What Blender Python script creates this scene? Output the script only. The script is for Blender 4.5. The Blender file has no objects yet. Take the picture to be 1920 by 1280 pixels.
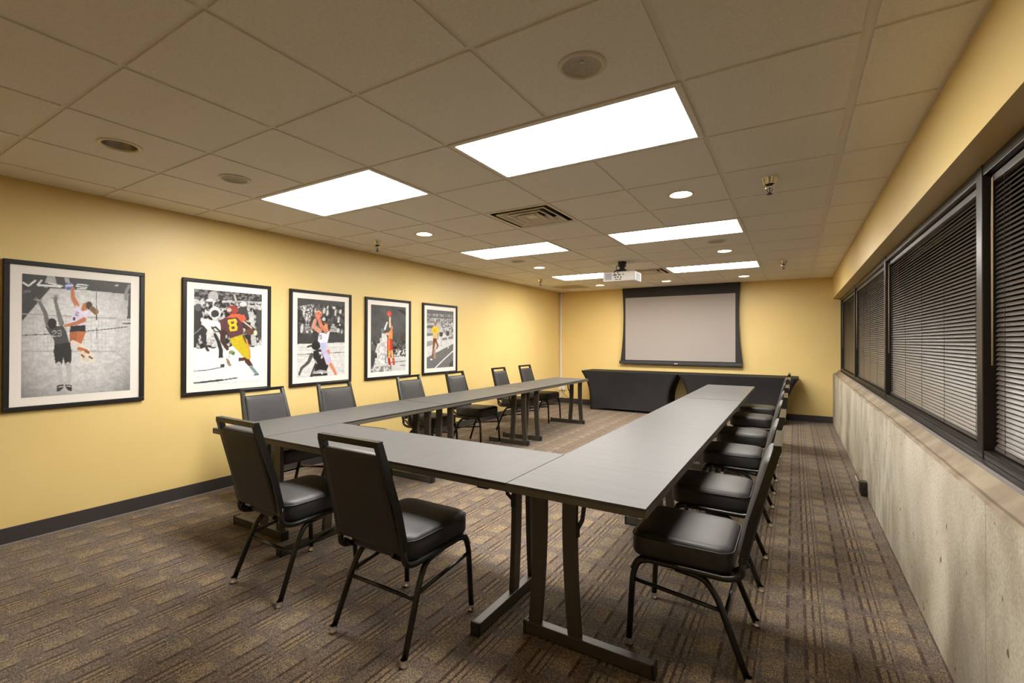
import bpy, bmesh, math, random
import numpy as np
from mathutils import Vector, Matrix

PI = math.pi
C = bpy.context.scene.collection
SC = bpy.context.scene

# ------------------------------------------------------------------ camera
HC = 1.3268
YAW, PITCH, ROLL = .5448, .0059, .0025
_c, _s, _cp, _sp, _cr, _sr = math.cos(YAW), math.sin(YAW), math.cos(PITCH), math.sin(PITCH), math.cos(ROLL), math.sin(ROLL)
_R = Vector((_c, _s, 0)); _D = Vector((-_s * _cp, _c * _cp, _sp)); _U = Vector((_s * _sp, -_c * _sp, _cp))
_R2 = _R * _cr + _U * _sr; _U2 = _U * _cr - _R * _sr
cam = bpy.data.cameras.new('camera'); camo = bpy.data.objects.new('camera', cam); C.objects.link(camo)
cam.sensor_width = 36.0; cam.sensor_fit = 'HORIZONTAL'; cam.lens = 874.84 * 36 / 1920
cam.shift_y = -5.7 / 1920; cam.clip_start = .02
camo.matrix_world = Matrix(((_R2.x, _U2.x, -_D.x, 0), (_R2.y, _U2.y, -_D.y, 0), (_R2.z, _U2.z, -_D.z, HC), (0, 0, 0, 1)))
SC.camera = camo

# ------------------------------------------------------------------ world, exposure
w = bpy.data.worlds.new('world'); SC.world = w; w.use_nodes = True
w.node_tree.nodes['Background'].inputs[0].default_value = (.012, .014, .02, 1)
w.node_tree.nodes['Background'].inputs[1].default_value = 1.0
SC.view_settings.view_transform = 'Standard'; SC.view_settings.look = 'None'
SC.view_settings.gamma = 1; SC.view_settings.use_curve_mapping = False
SC.view_settings.exposure = 0.12
PANEL_STRENGTH = 38.0
PANEL_COLOR = (1.0, .962, .905)
DOWN_STRENGTH = 130.0
SC.cycles.use_denoising = True
SC.cycles.max_bounces = 10; SC.cycles.diffuse_bounces = 7; SC.cycles.caustics_reflective = False; SC.cycles.caustics_refractive = False
SC.cycles.sample_clamp_indirect = 6

# ------------------------------------------------------------------ dimensions
H = 2.387; XR = .5315; XL = -4.3875; YF = 9.2425; YB = -1.75
GX, GY, G = -2.2252, .7536, .61

# ------------------------------------------------------------------ materials
def mat(name, col, rough=.5, metal=0., spec=.5, emit=None, estr=0., coat=0.):
    m = bpy.data.materials.new(name); m.use_nodes = True
    b = m.node_tree.nodes['Principled BSDF']
    b.inputs['Base Color'].default_value = (*col, 1); b.inputs['Roughness'].default_value = rough
    b.inputs['Metallic'].default_value = metal; b.inputs['Specular IOR Level'].default_value = spec
    b.inputs['Coat Weight'].default_value = coat
    if emit: b.inputs['Emission Color'].default_value = (*emit, 1); b.inputs['Emission Strength'].default_value = estr
    return m
def N(m, t, **k):
    n = m.node_tree.nodes.new(t)
    for a, v in k.items():
        if a.startswith('i_'): n.inputs[a[2:].replace('_', ' ')].default_value = v
        else: setattr(n, a, v)
    return n
def LK(m, a, b): m.node_tree.links.new(a, b)
def BS(m): return m.node_tree.nodes['Principled BSDF']
def vary(m, c1, c2, scale, detail=4, bump=0., bscale=None, stretch=None, dist=.002, lo=.35, hi=.65):
    tc = N(m, 'ShaderNodeTexCoord'); n = N(m, 'ShaderNodeTexNoise', i_Scale=scale, i_Detail=detail)
    src = tc.outputs['Object']
    if stretch:
        mp = N(m, 'ShaderNodeMapping'); mp.inputs['Scale'].default_value = stretch
        LK(m, src, mp.inputs[0]); src = mp.outputs[0]
    LK(m, src, n.inputs['Vector'])
    r = N(m, 'ShaderNodeValToRGB'); r.color_ramp.elements[0].position = lo; r.color_ramp.elements[1].position = hi
    r.color_ramp.elements[0].color = (*c1, 1); r.color_ramp.elements[1].color = (*c2, 1)
    LK(m, n.outputs[0], r.inputs[0]); LK(m, r.outputs[0], BS(m).inputs['Base Color'])
    if bump:
        n2 = N(m, 'ShaderNodeTexNoise', i_Scale=bscale or scale * 4, i_Detail=3); LK(m, tc.outputs['Object'], n2.inputs['Vector'])
        b = N(m, 'ShaderNodeBump'); b.inputs['Strength'].default_value = bump; b.inputs['Distance'].default_value = dist
        LK(m, n2.outputs[0], b.inputs['Height']); LK(m, b.outputs[0], BS(m).inputs['Normal'])
    return m

M = {}
M['wall'] = vary(mat('yellow_paint', (.73, .54, .22), .42, spec=.4), (.715, .54, .215), (.745, .565, .235), 1.2, bump=.12, bscale=220, dist=.0006)
M['tile'] = vary(mat('ceiling_tile', (.62, .58, .51), .9, spec=.2), (.74, .705, .65), (.80, .765, .71), 90, bump=.25, bscale=260, dist=.001)
M['tee'] = mat('ceiling_tee_white', (.72, .68, .61), .55, spec=.3)
M['base'] = mat('rubber_base', (.040, .034, .034), .5)
M['bronze'] = mat('dark_bronze_frame', (.028, .023, .020), .35, metal=.35)
M['slat'] = mat('blind_slat_bronze', (.075, .060, .045), .36, metal=.15, spec=.8)
M['rail'] = mat('blind_rail', (.09, .078, .070), .35, metal=.3)
M['cord'] = mat('blind_cord_tan', (.40, .29, .17), .7)
M['cord_dark'] = mat('ladder_cord', (.02, .018, .016), .8)
M['glass'] = mat('window_glass', (.01, .012, .015), .05)
M['vinyl'] = vary(mat('black_vinyl', (.020, .019, .019), .5, spec=.5), (.019, .018, .018), (.025, .024, .024), 8, bump=.15, bscale=350, dist=.0005)
M['chair_metal'] = mat('black_chair_metal', (.009, .009, .008), .26, spec=.5)
M['glide'] = mat('chrome_glide', (.75, .74, .72), .18, metal=1.)
M['laminate'] = vary(mat('grey_laminate', (.12, .118, .116), .46, spec=.25), (.074, .073, .072), (.084, .083, .082), 3.0, stretch=(1, 9, 1), bump=.05, bscale=500, dist=.0003)
M['edge'] = mat('table_edge', (.105, .092, .070), .45)
M['edge_line'] = mat('table_edge_line', (.025, .022, .020), .4)
M['table_metal'] = mat('table_leg_bronze', (.064, .056, .044), .4, metal=.2)
M['table_black'] = mat('table_end_cap', (.012, .012, .012), .5)
M['spandex'] = vary(mat('black_spandex', (.012, .011, .012), .75, spec=.3), (.010, .0095, .010), (.016, .014, .015), 2)
M['frame'] = mat('black_picture_frame', (.012, .010, .009), .45, spec=.3)
M['matboard'] = mat('white_mat_board', (.80, .76, .70), .8, spec=.2)
M['screen_white'] = vary(mat('screen_fabric', (.35, .32, .30), .85, spec=.15), (.345, .312, .296), (.355, .322, .306), .8)
M['screen_black'] = mat('screen_border', (.014, .012, .013), .7)
M['screen_bar'] = mat('screen_bar', (.030, .029, .036), .4)
M['white_plastic'] = mat('white_plastic', (.72, .69, .64), .45)
M['grille_grey'] = mat('projector_grille', (.38, .38, .40), .5)
M['black_plastic'] = mat('black_plastic', (.012, .012, .014), .45)
M['lens'] = mat('lens', (.01, .01, .02), .08)
M['panel'] = mat('light_diffuser', (.9, .9, .9), .6, emit=PANEL_COLOR, estr=PANEL_STRENGTH)
M['panel_dimmed'] = mat('light_diffuser_dimmed', (.9, .9, .9), .6, emit=PANEL_COLOR, estr=PANEL_STRENGTH * .64)  # same diffuser, middle row dimmed so the yellow wall clips less
M['bulb'] = mat('downlight_lens', (.9, .85, .7), .5, emit=(1.0, .80, .52), estr=DOWN_STRENGTH)
M['ring'] = mat('downlight_ring', (.62, .56, .46), .45)
M['ring_cream'] = mat('cream_ring', (.74, .66, .48), .45)
M['reflector'] = mat('dull_reflector', (.30, .27, .22), .3, metal=.6)
M['speaker_grille'] = mat('speaker_mesh', (.27, .26, .20), .6)
M['brass'] = mat('brass', (.72, .62, .36), .22, metal=1.)
M['vent_metal'] = mat('vent_metal', (.72, .66, .54), .5)
M['vent_dark'] = mat('vent_dark', (.035, .025, .018), .8)
M['outlet_dark'] = mat('outlet_box_metal', (.045, .042, .035), .45, metal=.4)
M['cream'] = mat('cream_plastic', (.55, .46, .30), .5)

# printed photographs: colour carried by the print's own mesh
mp = mat('printed_photo', (.5, .5, .5), .4, spec=.4)
at = N(mp, 'ShaderNodeAttribute', attribute_name='ink'); LK(mp, at.outputs['Color'], BS(mp).inputs['Base Color'])
M['print'] = mp

# speaker mesh: perforated pattern
m = M['speaker_grille']; tc = N(m, 'ShaderNodeTexCoord'); v = N(m, 'ShaderNodeTexVoronoi', i_Scale=260.)
LK(m, tc.outputs['Object'], v.inputs['Vector']); r = N(m, 'ShaderNodeValToRGB')
r.color_ramp.elements[0].color = (.16, .15, .12, 1); r.color_ramp.elements[1].color = (.50, .47, .39, 1)
r.color_ramp.elements[0].position = .15; r.color_ramp.elements[1].position = .4
LK(m, v.outputs['Distance'], r.inputs[0]); LK(m, r.outputs[0], BS(m).inputs['Base Color'])

# carpet ------------------------------------------------------------
def carpet():
    m = mat('patterned_carpet', (.1, .08, .06), .95, spec=.1); nt = m.node_tree
    geo = N(m, 'ShaderNodeNewGeometry'); sp = N(m, 'ShaderNodeSeparateXYZ')
    nw = N(m, 'ShaderNodeTexNoise', i_Scale=75., i_Detail=4.)
    LK(m, geo.outputs['Position'], nw.inputs['Vector'])
    wv = N(m, 'ShaderNodeVectorMath', operation='SUBTRACT'); wv.inputs[1].default_value = (.5, .5, .5)
    LK(m, nw.outputs['Color'], wv.inputs[0])
    ws = N(m, 'ShaderNodeVectorMath', operation='MULTIPLY'); ws.inputs[1].default_value = (.011, .060, 0)
    LK(m, wv.outputs[0], ws.inputs[0])
    wa = N(m, 'ShaderNodeVectorMath', operation='ADD'); LK(m, geo.outputs['Position'], wa.inputs[0]); LK(m, ws.outputs[0], wa.inputs[1])
    LK(m, wa.outputs[0], sp.inputs[0])
    def ma(op, a, b=None, c=None):
        n = N(m, 'ShaderNodeMath', operation=op)
        for k, v in enumerate((a, b, c)):
            if v is None: continue
            if isinstance(v, (int, float)): n.inputs[k].default_value = v
            else: LK(m, v, n.inputs[k])
        return n.outputs[0]
    xs_ = ma('DIVIDE', ma('ADD', sp.outputs[0], .039 + .245 * 40), .245)
    xf = ma('FRACT', xs_); xi = ma('FLOOR', xs_)
    def ramp(stops, src):
        r = N(m, 'ShaderNodeValToRGB'); r.color_ramp.interpolation = 'CONSTANT'; e = r.color_ramp.elements
        while len(e) < len(stops): e.new(.5)
        for k, (p, c) in enumerate(stops): e[k].position = p; e[k].color = (*c, 1)
        LK(m, src, r.inputs[0]); return r.outputs[0]
    DK = (.045, .029, .024); BG = (.154, .128, .090); B2 = (.116, .097, .075); GR = (.096, .081, .072)
    stripes = ramp([(0, DK), (.060, B2), (.180, GR), (.205, B2), (.295, DK), (.355, BG), (.440, DK), (.482, BG), (.565, DK), (.592, BG), (.64, GR), (.68, BG)], xf)
    # group A: the wide block and its edge stripe, group B: the run of narrow stripes
    inB = ma('MULTIPLY', ma('GREATER_THAN', xf, .075), ma('LESS_THAN', xf, .62))
    jit = ma('FRACT', ma('MULTIPLY', xi, .371))
    yo = ma('ADD', ma('MULTIPLY', inB, .33), ma('MULTIPLY', jit, .22))
    yf = ma('FRACT', ma('ADD', ma('DIVIDE', ma('ADD', sp.outputs[1], 20.), .205), yo))
    yi = ma('FLOOR', ma('ADD', ma('DIVIDE', ma('ADD', sp.outputs[1], 20.), .205), yo))
    lim = ma('ADD', .62, ma('MULTIPLY', inB, .10))
    band = ma('GREATER_THAN', yf, lim)
    mx = N(m, 'ShaderNodeMix', data_type='RGBA'); LK(m, ma('MULTIPLY', band, .82), mx.inputs[0]); LK(m, stripes, mx.inputs[6]); mx.inputs[7].default_value = (*GR, 1)
    # large soft hue drift between blocks
    n1 = N(m, 'ShaderNodeTexNoise', i_Scale=7., i_Detail=2.); LK(m, geo.outputs['Position'], n1.inputs['Vector'])
    r1 = N(m, 'ShaderNodeValToRGB'); r1.color_ramp.elements[0].position = .38; r1.color_ramp.elements[1].position = .64
    r1.color_ramp.elements[0].color = (.88, .86, .90, 1); r1.color_ramp.elements[1].color = (1.12, 1.04, .93, 1)
    LK(m, n1.outputs[0], r1.inputs[0])
    m1 = N(m, 'ShaderNodeMix', data_type='RGBA', blend_type='MULTIPLY'); m1.inputs[0].default_value = 1
    LK(m, mx.outputs[2], m1.inputs[6]); LK(m, r1.outputs[0], m1.inputs[7])
    # tuft mottling
    n2 = N(m, 'ShaderNodeTexNoise', i_Scale=170., i_Detail=3., i_Roughness=.7); LK(m, geo.outputs['Position'], n2.inputs['Vector'])
    r2 = N(m, 'ShaderNodeValToRGB'); r2.color_ramp.elements[0].position = .36; r2.color_ramp.elements[1].position = .66
    r2.color_ramp.elements[0].color = (.12, .10, .11, 1); r2.color_ramp.elements[1].color = (2.35, 2.28, 2.1, 1)
    LK(m, n2.outputs[0], r2.inputs[0])
    m2 = N(m, 'ShaderNodeMix', data_type='RGBA', blend_type='MULTIPLY'); m2.inputs[0].default_value = 1
    LK(m, m1.outputs[2], m2.inputs[6]); LK(m, r2.outputs[0], m2.inputs[7])
    n4 = N(m, 'ShaderNodeTexNoise', i_Scale=62., i_Detail=2.); LK(m, geo.outputs['Position'], n4.inputs['Vector'])
    r4 = N(m, 'ShaderNodeValToRGB'); r4.color_ramp.elements[0].position = .36; r4.color_ramp.elements[1].position = .64
    r4.color_ramp.elements[0].color = (.72, .70, .72, 1); r4.color_ramp.elements[1].color = (1.26, 1.24, 1.2, 1)
    LK(m, n4.outputs[0], r4.inputs[0])
    m4 = N(m, 'ShaderNodeMix', data_type='RGBA', blend_type='MULTIPLY'); m4.inputs[0].default_value = 1
    LK(m, m2.outputs[2], m4.inputs[6]); LK(m, r4.outputs[0], m4.inputs[7])
    LK(m, m4.outputs[2], BS(m).inputs['Base Color'])
    b = N(m, 'ShaderNodeBump'); b.inputs['Strength'].default_value = .7; b.inputs['Distance'].default_value = .004
    LK(m, n2.outputs[0], b.inputs['Height']); LK(m, b.outputs[0], BS(m).inputs['Normal'])
    BS(m).inputs['Sheen Weight'].default_value = .15
    return m
M['carpet'] = carpet()

# concrete ----------------------------------------------------------
def concrete():
    m = mat('board_formed_concrete', (.5, .46, .38), .85, spec=.25)
    geo = N(m, 'ShaderNodeNewGeometry')
    def noise(sc, det, stretch=(1, 1, 1)):
        mpn = N(m, 'ShaderNodeMapping'); mpn.inputs['Scale'].default_value = stretch; LK(m, geo.outputs['Position'], mpn.inputs[0])
        n = N(m, 'ShaderNodeTexNoise', i_Scale=sc, i_Detail=det); LK(m, mpn.outputs[0], n.inputs['Vector']); return n.outputs[0]
    def ramp(src, stops):
        r = N(m, 'ShaderNodeValToRGB'); e = r.color_ramp.elements
        while len(e) < len(stops): e.new(.5)
        for k, (p, c) in enumerate(stops): e[k].position = p; e[k].color = (*c, 1)
        LK(m, src, r.inputs[0]); return r.outputs[0]
    base = ramp(noise(2.6, 8, (1, 1, .6)), [(.32, (.24, .20, .145)), (.46, (.36, .325, .255)), (.58, (.44, .40, .32)), (.72, (.50, .46, .385))])
    fine = ramp(noise(90, 4), [(.3, (.80, .79, .77)), (.62, (1.08, 1.08, 1.07))])
    def mul(a, b):
        x = N(m, 'ShaderNodeMix', data_type='RGBA', blend_type='MULTIPLY'); x.inputs[0].default_value = 1
        LK(m, a, x.inputs[6]); LK(m, b, x.inputs[7]); return x.outputs[2]
    pits = ramp(noise(19, 3, (1, 1, .7)), [(.285, (.30, .25, .18)), (.325, (1, 1, 1))])
    # grey rubbed streaks between y 3.1 and 4.6
    sp = N(m, 'ShaderNodeSeparateXYZ'); LK(m, geo.outputs['Position'], sp.inputs[0])
    def ma(op, a, b=None):
        n = N(m, 'ShaderNodeMath', operation=op)
        for k, v in enumerate((a, b)):
            if v is None: continue
            if isinstance(v, (int, float)): n.inputs[k].default_value = v
            else: LK(m, v, n.inputs[k])
        return n.outputs[0]
    zone = N(m, 'ShaderNodeValToRGB'); e = zone.color_ramp.elements; e[0].position = .0; e[0].color = (0, 0, 0, 1); e[1].position = 1.; e[1].color = (0, 0, 0, 1)
    for p, v in ((.36, 0), (.40, 1), (.52, .6), (.66, 0)): x = e.new(p); x.color = (v, v, v, 1)
    LK(m, ma('DIVIDE', sp.outputs[1], 10.), zone.inputs[0])
    st = ramp(noise(9, 4, (1, 1.6, .5)), [(.50, (0, 0, 0)), (.58, (1, 1, 1))])
    zz = N(m, 'ShaderNodeMath', operation='MULTIPLY'); LK(m, zone.outputs[0], zz.inputs[0]); LK(m, st, zz.inputs[1])
    z2 = ma('MULTIPLY', zz.outputs[0], .42)
    mixs = N(m, 'ShaderNodeMix', data_type='RGBA'); LK(m, z2, mixs.inputs[0])
    c = mul(mul(base, fine), pits)
    LK(m, c, mixs.inputs[6]); mixs.inputs[7].default_value = (.16, .15, .13, 1)
    # cold joint
    j = ma('LESS_THAN', ma('ABSOLUTE', ma('SUBTRACT', ma('ADD', sp.outputs[1], ma('MULTIPLY', noise(12, 3), .02)), 2.115)), .0035)
    mj = N(m, 'ShaderNodeMix', data_type='RGBA'); LK(m, ma('MULTIPLY', j, .6), mj.inputs[0]); LK(m, mixs.outputs[2], mj.inputs[6]); mj.inputs[7].default_value = (.16, .13, .10, 1)
    LK(m, mj.outputs[2], BS(m).inputs['Base Color'])
    b = N(m, 'ShaderNodeBump'); b.inputs['Strength'].default_value = .3; b.inputs['Distance'].default_value = .003
    LK(m, noise(45, 5), b.inputs['Height']); LK(m, b.outputs[0], BS(m).inputs['Normal'])
    return m
M['concrete'] = concrete()
M['concrete_top'] = vary(mat('stained_concrete_top', (.5, .4, .26), .8), (.16, .12, .075), (.27, .22, .15), 6, detail=6, bump=.4, bscale=50, dist=.003)

# ------------------------------------------------------------------ mesh helpers
class MB:
    def __init__(s): s.v = []; s.f = []; s.m = []; s.sm = []
    def add(s, vs, fs, mi=0, smooth=False):
        o = len(s.v); s.v += [tuple(v) for v in vs]
        for f in fs: s.f.append([i + o for i in f]); s.m.append(mi); s.sm.append(smooth)
        return s
    def box(s, x0, x1, y0, y1, z0, z1, mi=0, b=0.):
        if b > 0:
            b = min(b, (x1 - x0) * .45, (y1 - y0) * .45, (z1 - z0) * .45)
            bm = bmesh.new(); bmesh.ops.create_cube(bm, size=1)
            for v in bm.verts: v.co = Vector(((x0 + x1) / 2 + v.co.x * (x1 - x0), (y0 + y1) / 2 + v.co.y * (y1 - y0), (z0 + z1) / 2 + v.co.z * (z1 - z0)))
            bmesh.ops.bevel(bm, geom=bm.edges[:], offset=b, segments=2, affect='EDGES', profile=.6)
            bm.verts.index_update(); s.add([v.co for v in bm.verts], [[v.index for v in f.verts] for f in bm.faces], mi); bm.free(); return s
        vs = [(x, y, z) for x in (x0, x1) for y in (y0, y1) for z in (z0, z1)]
        return s.add(vs, [(0, 1, 3, 2), (4, 6, 7, 5), (0, 4, 5, 1), (2, 3, 7, 6), (0, 2, 6, 4), (1, 5, 7, 3)], mi)
    def tube(s, path, r, n=10, mi=0, sq=None, smooth=True, cap=True):
        P = [Vector(p) for p in path]; K = len(P); T = []
        for i in range(K):
            a = (P[i] - P[i - 1]).normalized() if i > 0 else None; b = (P[i + 1] - P[i]).normalized() if i < K - 1 else None
            T.append(((a + b) if a and b else (a or b)).normalized())
        up = Vector((0, 0, 1)) if abs(T[0].z) < .9 else Vector((1, 0, 0))
        u = (up - T[0] * up.dot(T[0])).normalized(); vs = []
        for i in range(K):
            u = (u - T[i] * u.dot(T[i])).normalized(); wv = T[i].cross(u)
            k = 1.
            if 0 < i < K - 1:
                k = 1 / max(.5, T[i].dot((P[i + 1] - P[i]).normalized()))
                bend = ((P[i + 1] - P[i]).normalized() - (P[i] - P[i - 1]).normalized())
            rr = r[i] if isinstance(r, (list, tuple)) else r
            if sq:
                pts = [(sq[0], sq[1]), (-sq[0], sq[1]), (-sq[0], -sq[1]), (sq[0], -sq[1])]
            else: pts = [(rr * math.cos(2 * PI * j / n), rr * math.sin(2 * PI * j / n)) for j in range(n)]
            for a, b in pts:
                o = u * a + wv * b
                if k > 1.001 and bend.length > 1e-4:
                    bd = bend.normalized(); o = o + bd * (o.dot(bd) * (k - 1))
                vs.append(P[i] + o)
        nn = 4 if sq else n; fs = []
        for i in range(K - 1):
            for j in range(nn):
                a = i * nn + j; b = i * nn + (j + 1) % nn; fs.append((a, b, b + nn, a + nn))
        s.add(vs, fs, mi, smooth and not sq)
        if cap: s.add(vs[:nn], [list(range(nn))[::-1]], mi); s.add(vs[-nn:], [list(range(nn))], mi)
        return s
    def lathe(s, prof, c=(0, 0, 0), n=24, mi=0, smooth=True):
        vs = [(c[0] + r * math.cos(2 * PI * j / n), c[1] + r * math.sin(2 * PI * j / n), c[2] + z) for r, z in prof for j in range(n)]
        fs = [(i * n + j, i * n + (j + 1) % n, (i + 1) * n + (j + 1) % n, (i + 1) * n + j) for i in range(len(prof) - 1) for j in range(n)]
        return s.add(vs, fs, mi, smooth)
    def loft(s, rings, mi=0, smooth=True, cap=(True, True)):
        n = len(rings[0]); vs = [p for r in rings for p in r]
        fs = [(i * n + j, i * n + (j + 1) % n, (i + 1) * n + (j + 1) % n, (i + 1) * n + j) for i in range(len(rings) - 1) for j in range(n)]
        s.add(vs, fs, mi, smooth)
        if cap[0]: s.add(rings[0], [list(range(n))[::-1]], mi, smooth)
        if cap[1]: s.add(rings[-1], [list(range(n))], mi, smooth)
        return s
    def prism(s, pts, axis, a, b, mi=0):
        def P(p, q): return {'x': (q, p[0], p[1]), 'y': (p[0], q, p[1]), 'z': (p[0], p[1], q)}[axis]
        n = len(pts); vs = [P(p, a) for p in pts] + [P(p, b) for p in pts]
        fs = [list(range(n)), list(range(n, 2 * n))[::-1]] + [(i, (i + 1) % n, (i + 1) % n + n, i + n) for i in range(n)]
        return s.add(vs, fs, mi)
    def build(s, name, mats, parent=None, loc=None, norm=True):
        me = bpy.data.meshes.new(name); me.from_pydata(s.v, [], s.f); me.validate(clean_customdata=False)
        if not isinstance(mats, (list, tuple)): mats = [mats]
        for x in mats: me.materials.append(x)
        if len(me.polygons) == len(s.m):
            me.polygons.foreach_set('material_index', s.m); me.polygons.foreach_set('use_smooth', s.sm)
        if norm:
            bm = bmesh.new(); bm.from_mesh(me); bmesh.ops.remove_doubles(bm, verts=bm.verts[:], dist=1e-6)
            bmesh.ops.recalc_face_normals(bm, faces=bm.faces[:]); bm.to_mesh(me); bm.free()
        o = bpy.data.objects.new(name, me); C.objects.link(o)
        if parent: o.parent = parent
        if loc: o.location = loc
        return o

def thing(name, label, cat, loc=(0, 0, 0), rotz=0, group=None):
    o = bpy.data.objects.new(name, None); C.objects.link(o); o.location = loc; o.rotation_euler = (0, 0, rotz)
    o.empty_display_size = .1; o['label'] = label; o['category'] = cat
    if group: o['group'] = group
    return o
def tag(o, label, cat, group=None):
    o['label'] = label; o['category'] = cat
    if group: o['group'] = group
    return o
def struct(o): o['kind'] = 'structure'; return o
def dup(root, loc, rotz, label, group=None):
    r = root.copy(); C.objects.link(r); r.location = loc; r.rotation_euler = (0, 0, rotz); r['label'] = label
    if group: r['group'] = group
    for ch in list(root.children):
        c = ch.copy(); C.objects.link(c); c.parent = r
        for g in list(ch.children):
            d = g.copy(); C.objects.link(d); d.parent = c
    return r
def bend(pts, r=.04, n=5):
    """polyline with its corners rounded"""
    P = [Vector(p) for p in pts]; out = [P[0]]
    for i in range(1, len(P) - 1):
        a = (P[i - 1] - P[i]); b = (P[i + 1] - P[i]); d = min(r, a.length * .48, b.length * .48)
        p0 = P[i] + a.normalized() * d; p1 = P[i] + b.normalized() * d
        for k in range(n + 1):
            t = k / n; out.append(p0 * (1 - t) ** 2 + P[i] * 2 * t * (1 - t) + p1 * t * t)
    out.append(P[-1]); return out
def rrect(w_, d_, r, n=6):
    out = []
    for cx, cy, a0 in ((w_ / 2 - r, d_ / 2 - r, 0), (-w_ / 2 + r, d_ / 2 - r, PI / 2), (-w_ / 2 + r, -d_ / 2 + r, PI), (w_ / 2 - r, -d_ / 2 + r, 1.5 * PI)):
        for k in range(n + 1): a = a0 + PI / 2 * k / n; out.append((cx + r * math.cos(a), cy + r * math.sin(a)))
    return out

# ------------------------------------------------------------------ room shell
struct(MB().box(XL - .12, XR + .2, YB - .1, YF + .12, -.1, 0).build('floor', M['carpet']))
struct(MB().box(XL - .12, XL, YB - .12, YF + .12, 0, H + .25).build('wall_left', M['wall']))
struct(MB().box(XL, XR + .35, YF, YF + .12, 0, H + .25).build('wall_far', M['wall']))
struct(MB().box(XL, XR + .35, YB - .12, YB, 0, H + .25).build('wall_back', M['wall']))
# right side: low concrete wall with worn sloping top, yellow soffit above
mb = MB()
ys = np.linspace(YB, YF, 90); rnd = random.Random(4)
zt = [.818 + .004 * math.sin(y * 2.1) + rnd.uniform(-.0022, .0022) for y in ys]
prof = []
for y, z in zip(ys, zt):
    j = rnd.uniform(-.0015, .0015)
    prof.append([(XR, y, 0), (XR, y, z - .012 + j), (XR + .008 + j, y, z + .002), (XR + .022 + j, y, z + .001), (XR + .068, y, .855), (XR + .30, y, .858), (XR + .30, y, 0)])
vs = [p for r_ in prof for p in r_]; n = 7
fs = []; mi = []
for i in range(len(prof) - 1):
    for j in range(n):
        a = i * n + j; b = i * n + (j + 1) % n; mb.add([vs[a], vs[b], vs[b + n], vs[a + n]], [(0, 1, 2, 3)], 1 if j in (1, 2, 3, 4) else 0)
mb.add(prof[0], [tuple(range(7))]); mb.add(prof[-1], [tuple(range(7))])
struct(mb.build('wall_right', [M['concrete'], M['concrete_top']]))
struct(MB().box(XR, XR + .35, YB, YF, 2.033, H + .25).build('wall_right_soffit', M['wall']))

# ceiling tiles (recessed tees between them), leaving the fixtures' cells open
xg = [XL] + [GX + G * i for i in range(-3, 5)] + [XR]
jmin = int(math.floor((YB - GY) / G)) + 1
yg = [YB] + [GY + G * j for j in range(jmin, 14)] + [YF]
def cellof(x, y):
    i = max(k for k in range(len(xg) - 1) if xg[k] <= x + 1e-6); j = max(k for k in range(len(yg) - 1) if yg[k] <= y + 1e-6); return i, j
open_cells = set(); holes = {}
panels = []
for lx, who in ((GX - 2 * G, 'L'), (GX + G, 'R')):
    for row, j in enumerate((2, 6, 10)):
        y0 = GY + G * j; panels.append((lx, y0, who, row))
        for k in (0, 1): open_cells.add(cellof(lx + G * (k + .5), y0 + G / 2))
vents = [(GX, GY + 4 * G, 'supply'), (GX, GY + 10 * G, 'supply'), (GX - 3 * G, GY + 12 * G, 'return')]
for x, y, k in vents: open_cells.add(cellof(x + G / 2, y + G / 2))
def cc(i, j): return (GX + G * (i + .5), GY + G * (j + .5))
downs = [cc(2, 4), cc(-2, 4), cc(2, 8), cc(-2, 8), cc(-2, 12), cc(0, 12), cc(2, 12), cc(2, 0)]
spk = [cc(2, 1), cc(-2, 1), cc(-2, 7), cc(2, 7)]
unlit = [cc(-2, 0)]
for p in downs: holes[cellof(*p)] = (p, .076)
for p in spk: holes[cellof(*p)] = (p, .076)
for p in unlit: holes[cellof(*p)] = (p, .080)
mb = MB(); TW = .011
tee_half = {}
for i in range(len(xg)): tee_half[i] = .011
tee_half[8] = .019; tee_half[7] = .014
for i in range(len(xg) - 1):
    for j in range(len(yg) - 1):
        if (i, j) in open_cells: continue
        x0 = xg[i] + (tee_half[i] if i else .018); x1 = xg[i + 1] - (tee_half[i + 1] if i < len(xg) - 2 else .018)
        y0 = yg[j] + (TW if j else .018); y1 = yg[j + 1] - (TW if j < len(yg) - 2 else .018)
        if y1 - y0 < .02 or x1 - x0 < .02: continue
        if (i, j) in holes:
            (cx, cy), r = holes[(i, j)]; K = 32; out = []; inn = []
            for k in range(K):
                a = 2 * PI * k / K; ca, sa = math.cos(a), math.sin(a); inn.append((cx + r * ca, cy + r * sa))
                tx = (x1 - cx) / ca if ca > 1e-9 else ((x0 - cx) / ca if ca < -1e-9 else 1e9); ty = (y1 - cy) / sa if sa > 1e-9 else ((y0 - cy) / sa if sa < -1e-9 else 1e9)
                t = min(tx, ty); out.append((cx + t * ca, cy + t * sa))
            cs = {4: (x1, y1), 12: (x0, y1), 20: (x0, y0), 28: (x1, y0)}
            for k, p in cs.items(): out[k] = p
            vs = [(*p, H) for p in out] + [(*p, H) for p in inn] + [(*p, H + .03) for p in inn] + [(*p, H + .03) for p in out]
            fs = []
            for k in range(K):
                q = (k + 1) % K
                fs += [(k, q, q + K, k + K), (k + K, q + K, q + 2 * K, k + 2 * K), (k, k + 3 * K, q + 3 * K, q), (k + 3 * K, k + 2 * K, q + 2 * K, q + 3 * K)]
            mb.add(vs, fs)
        else: mb.box(x0, x1, y0, y1, H, H + .03)
struct(mb.build('ceiling', M['tile']))
mb = MB(); ZT = H + .0055
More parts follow.
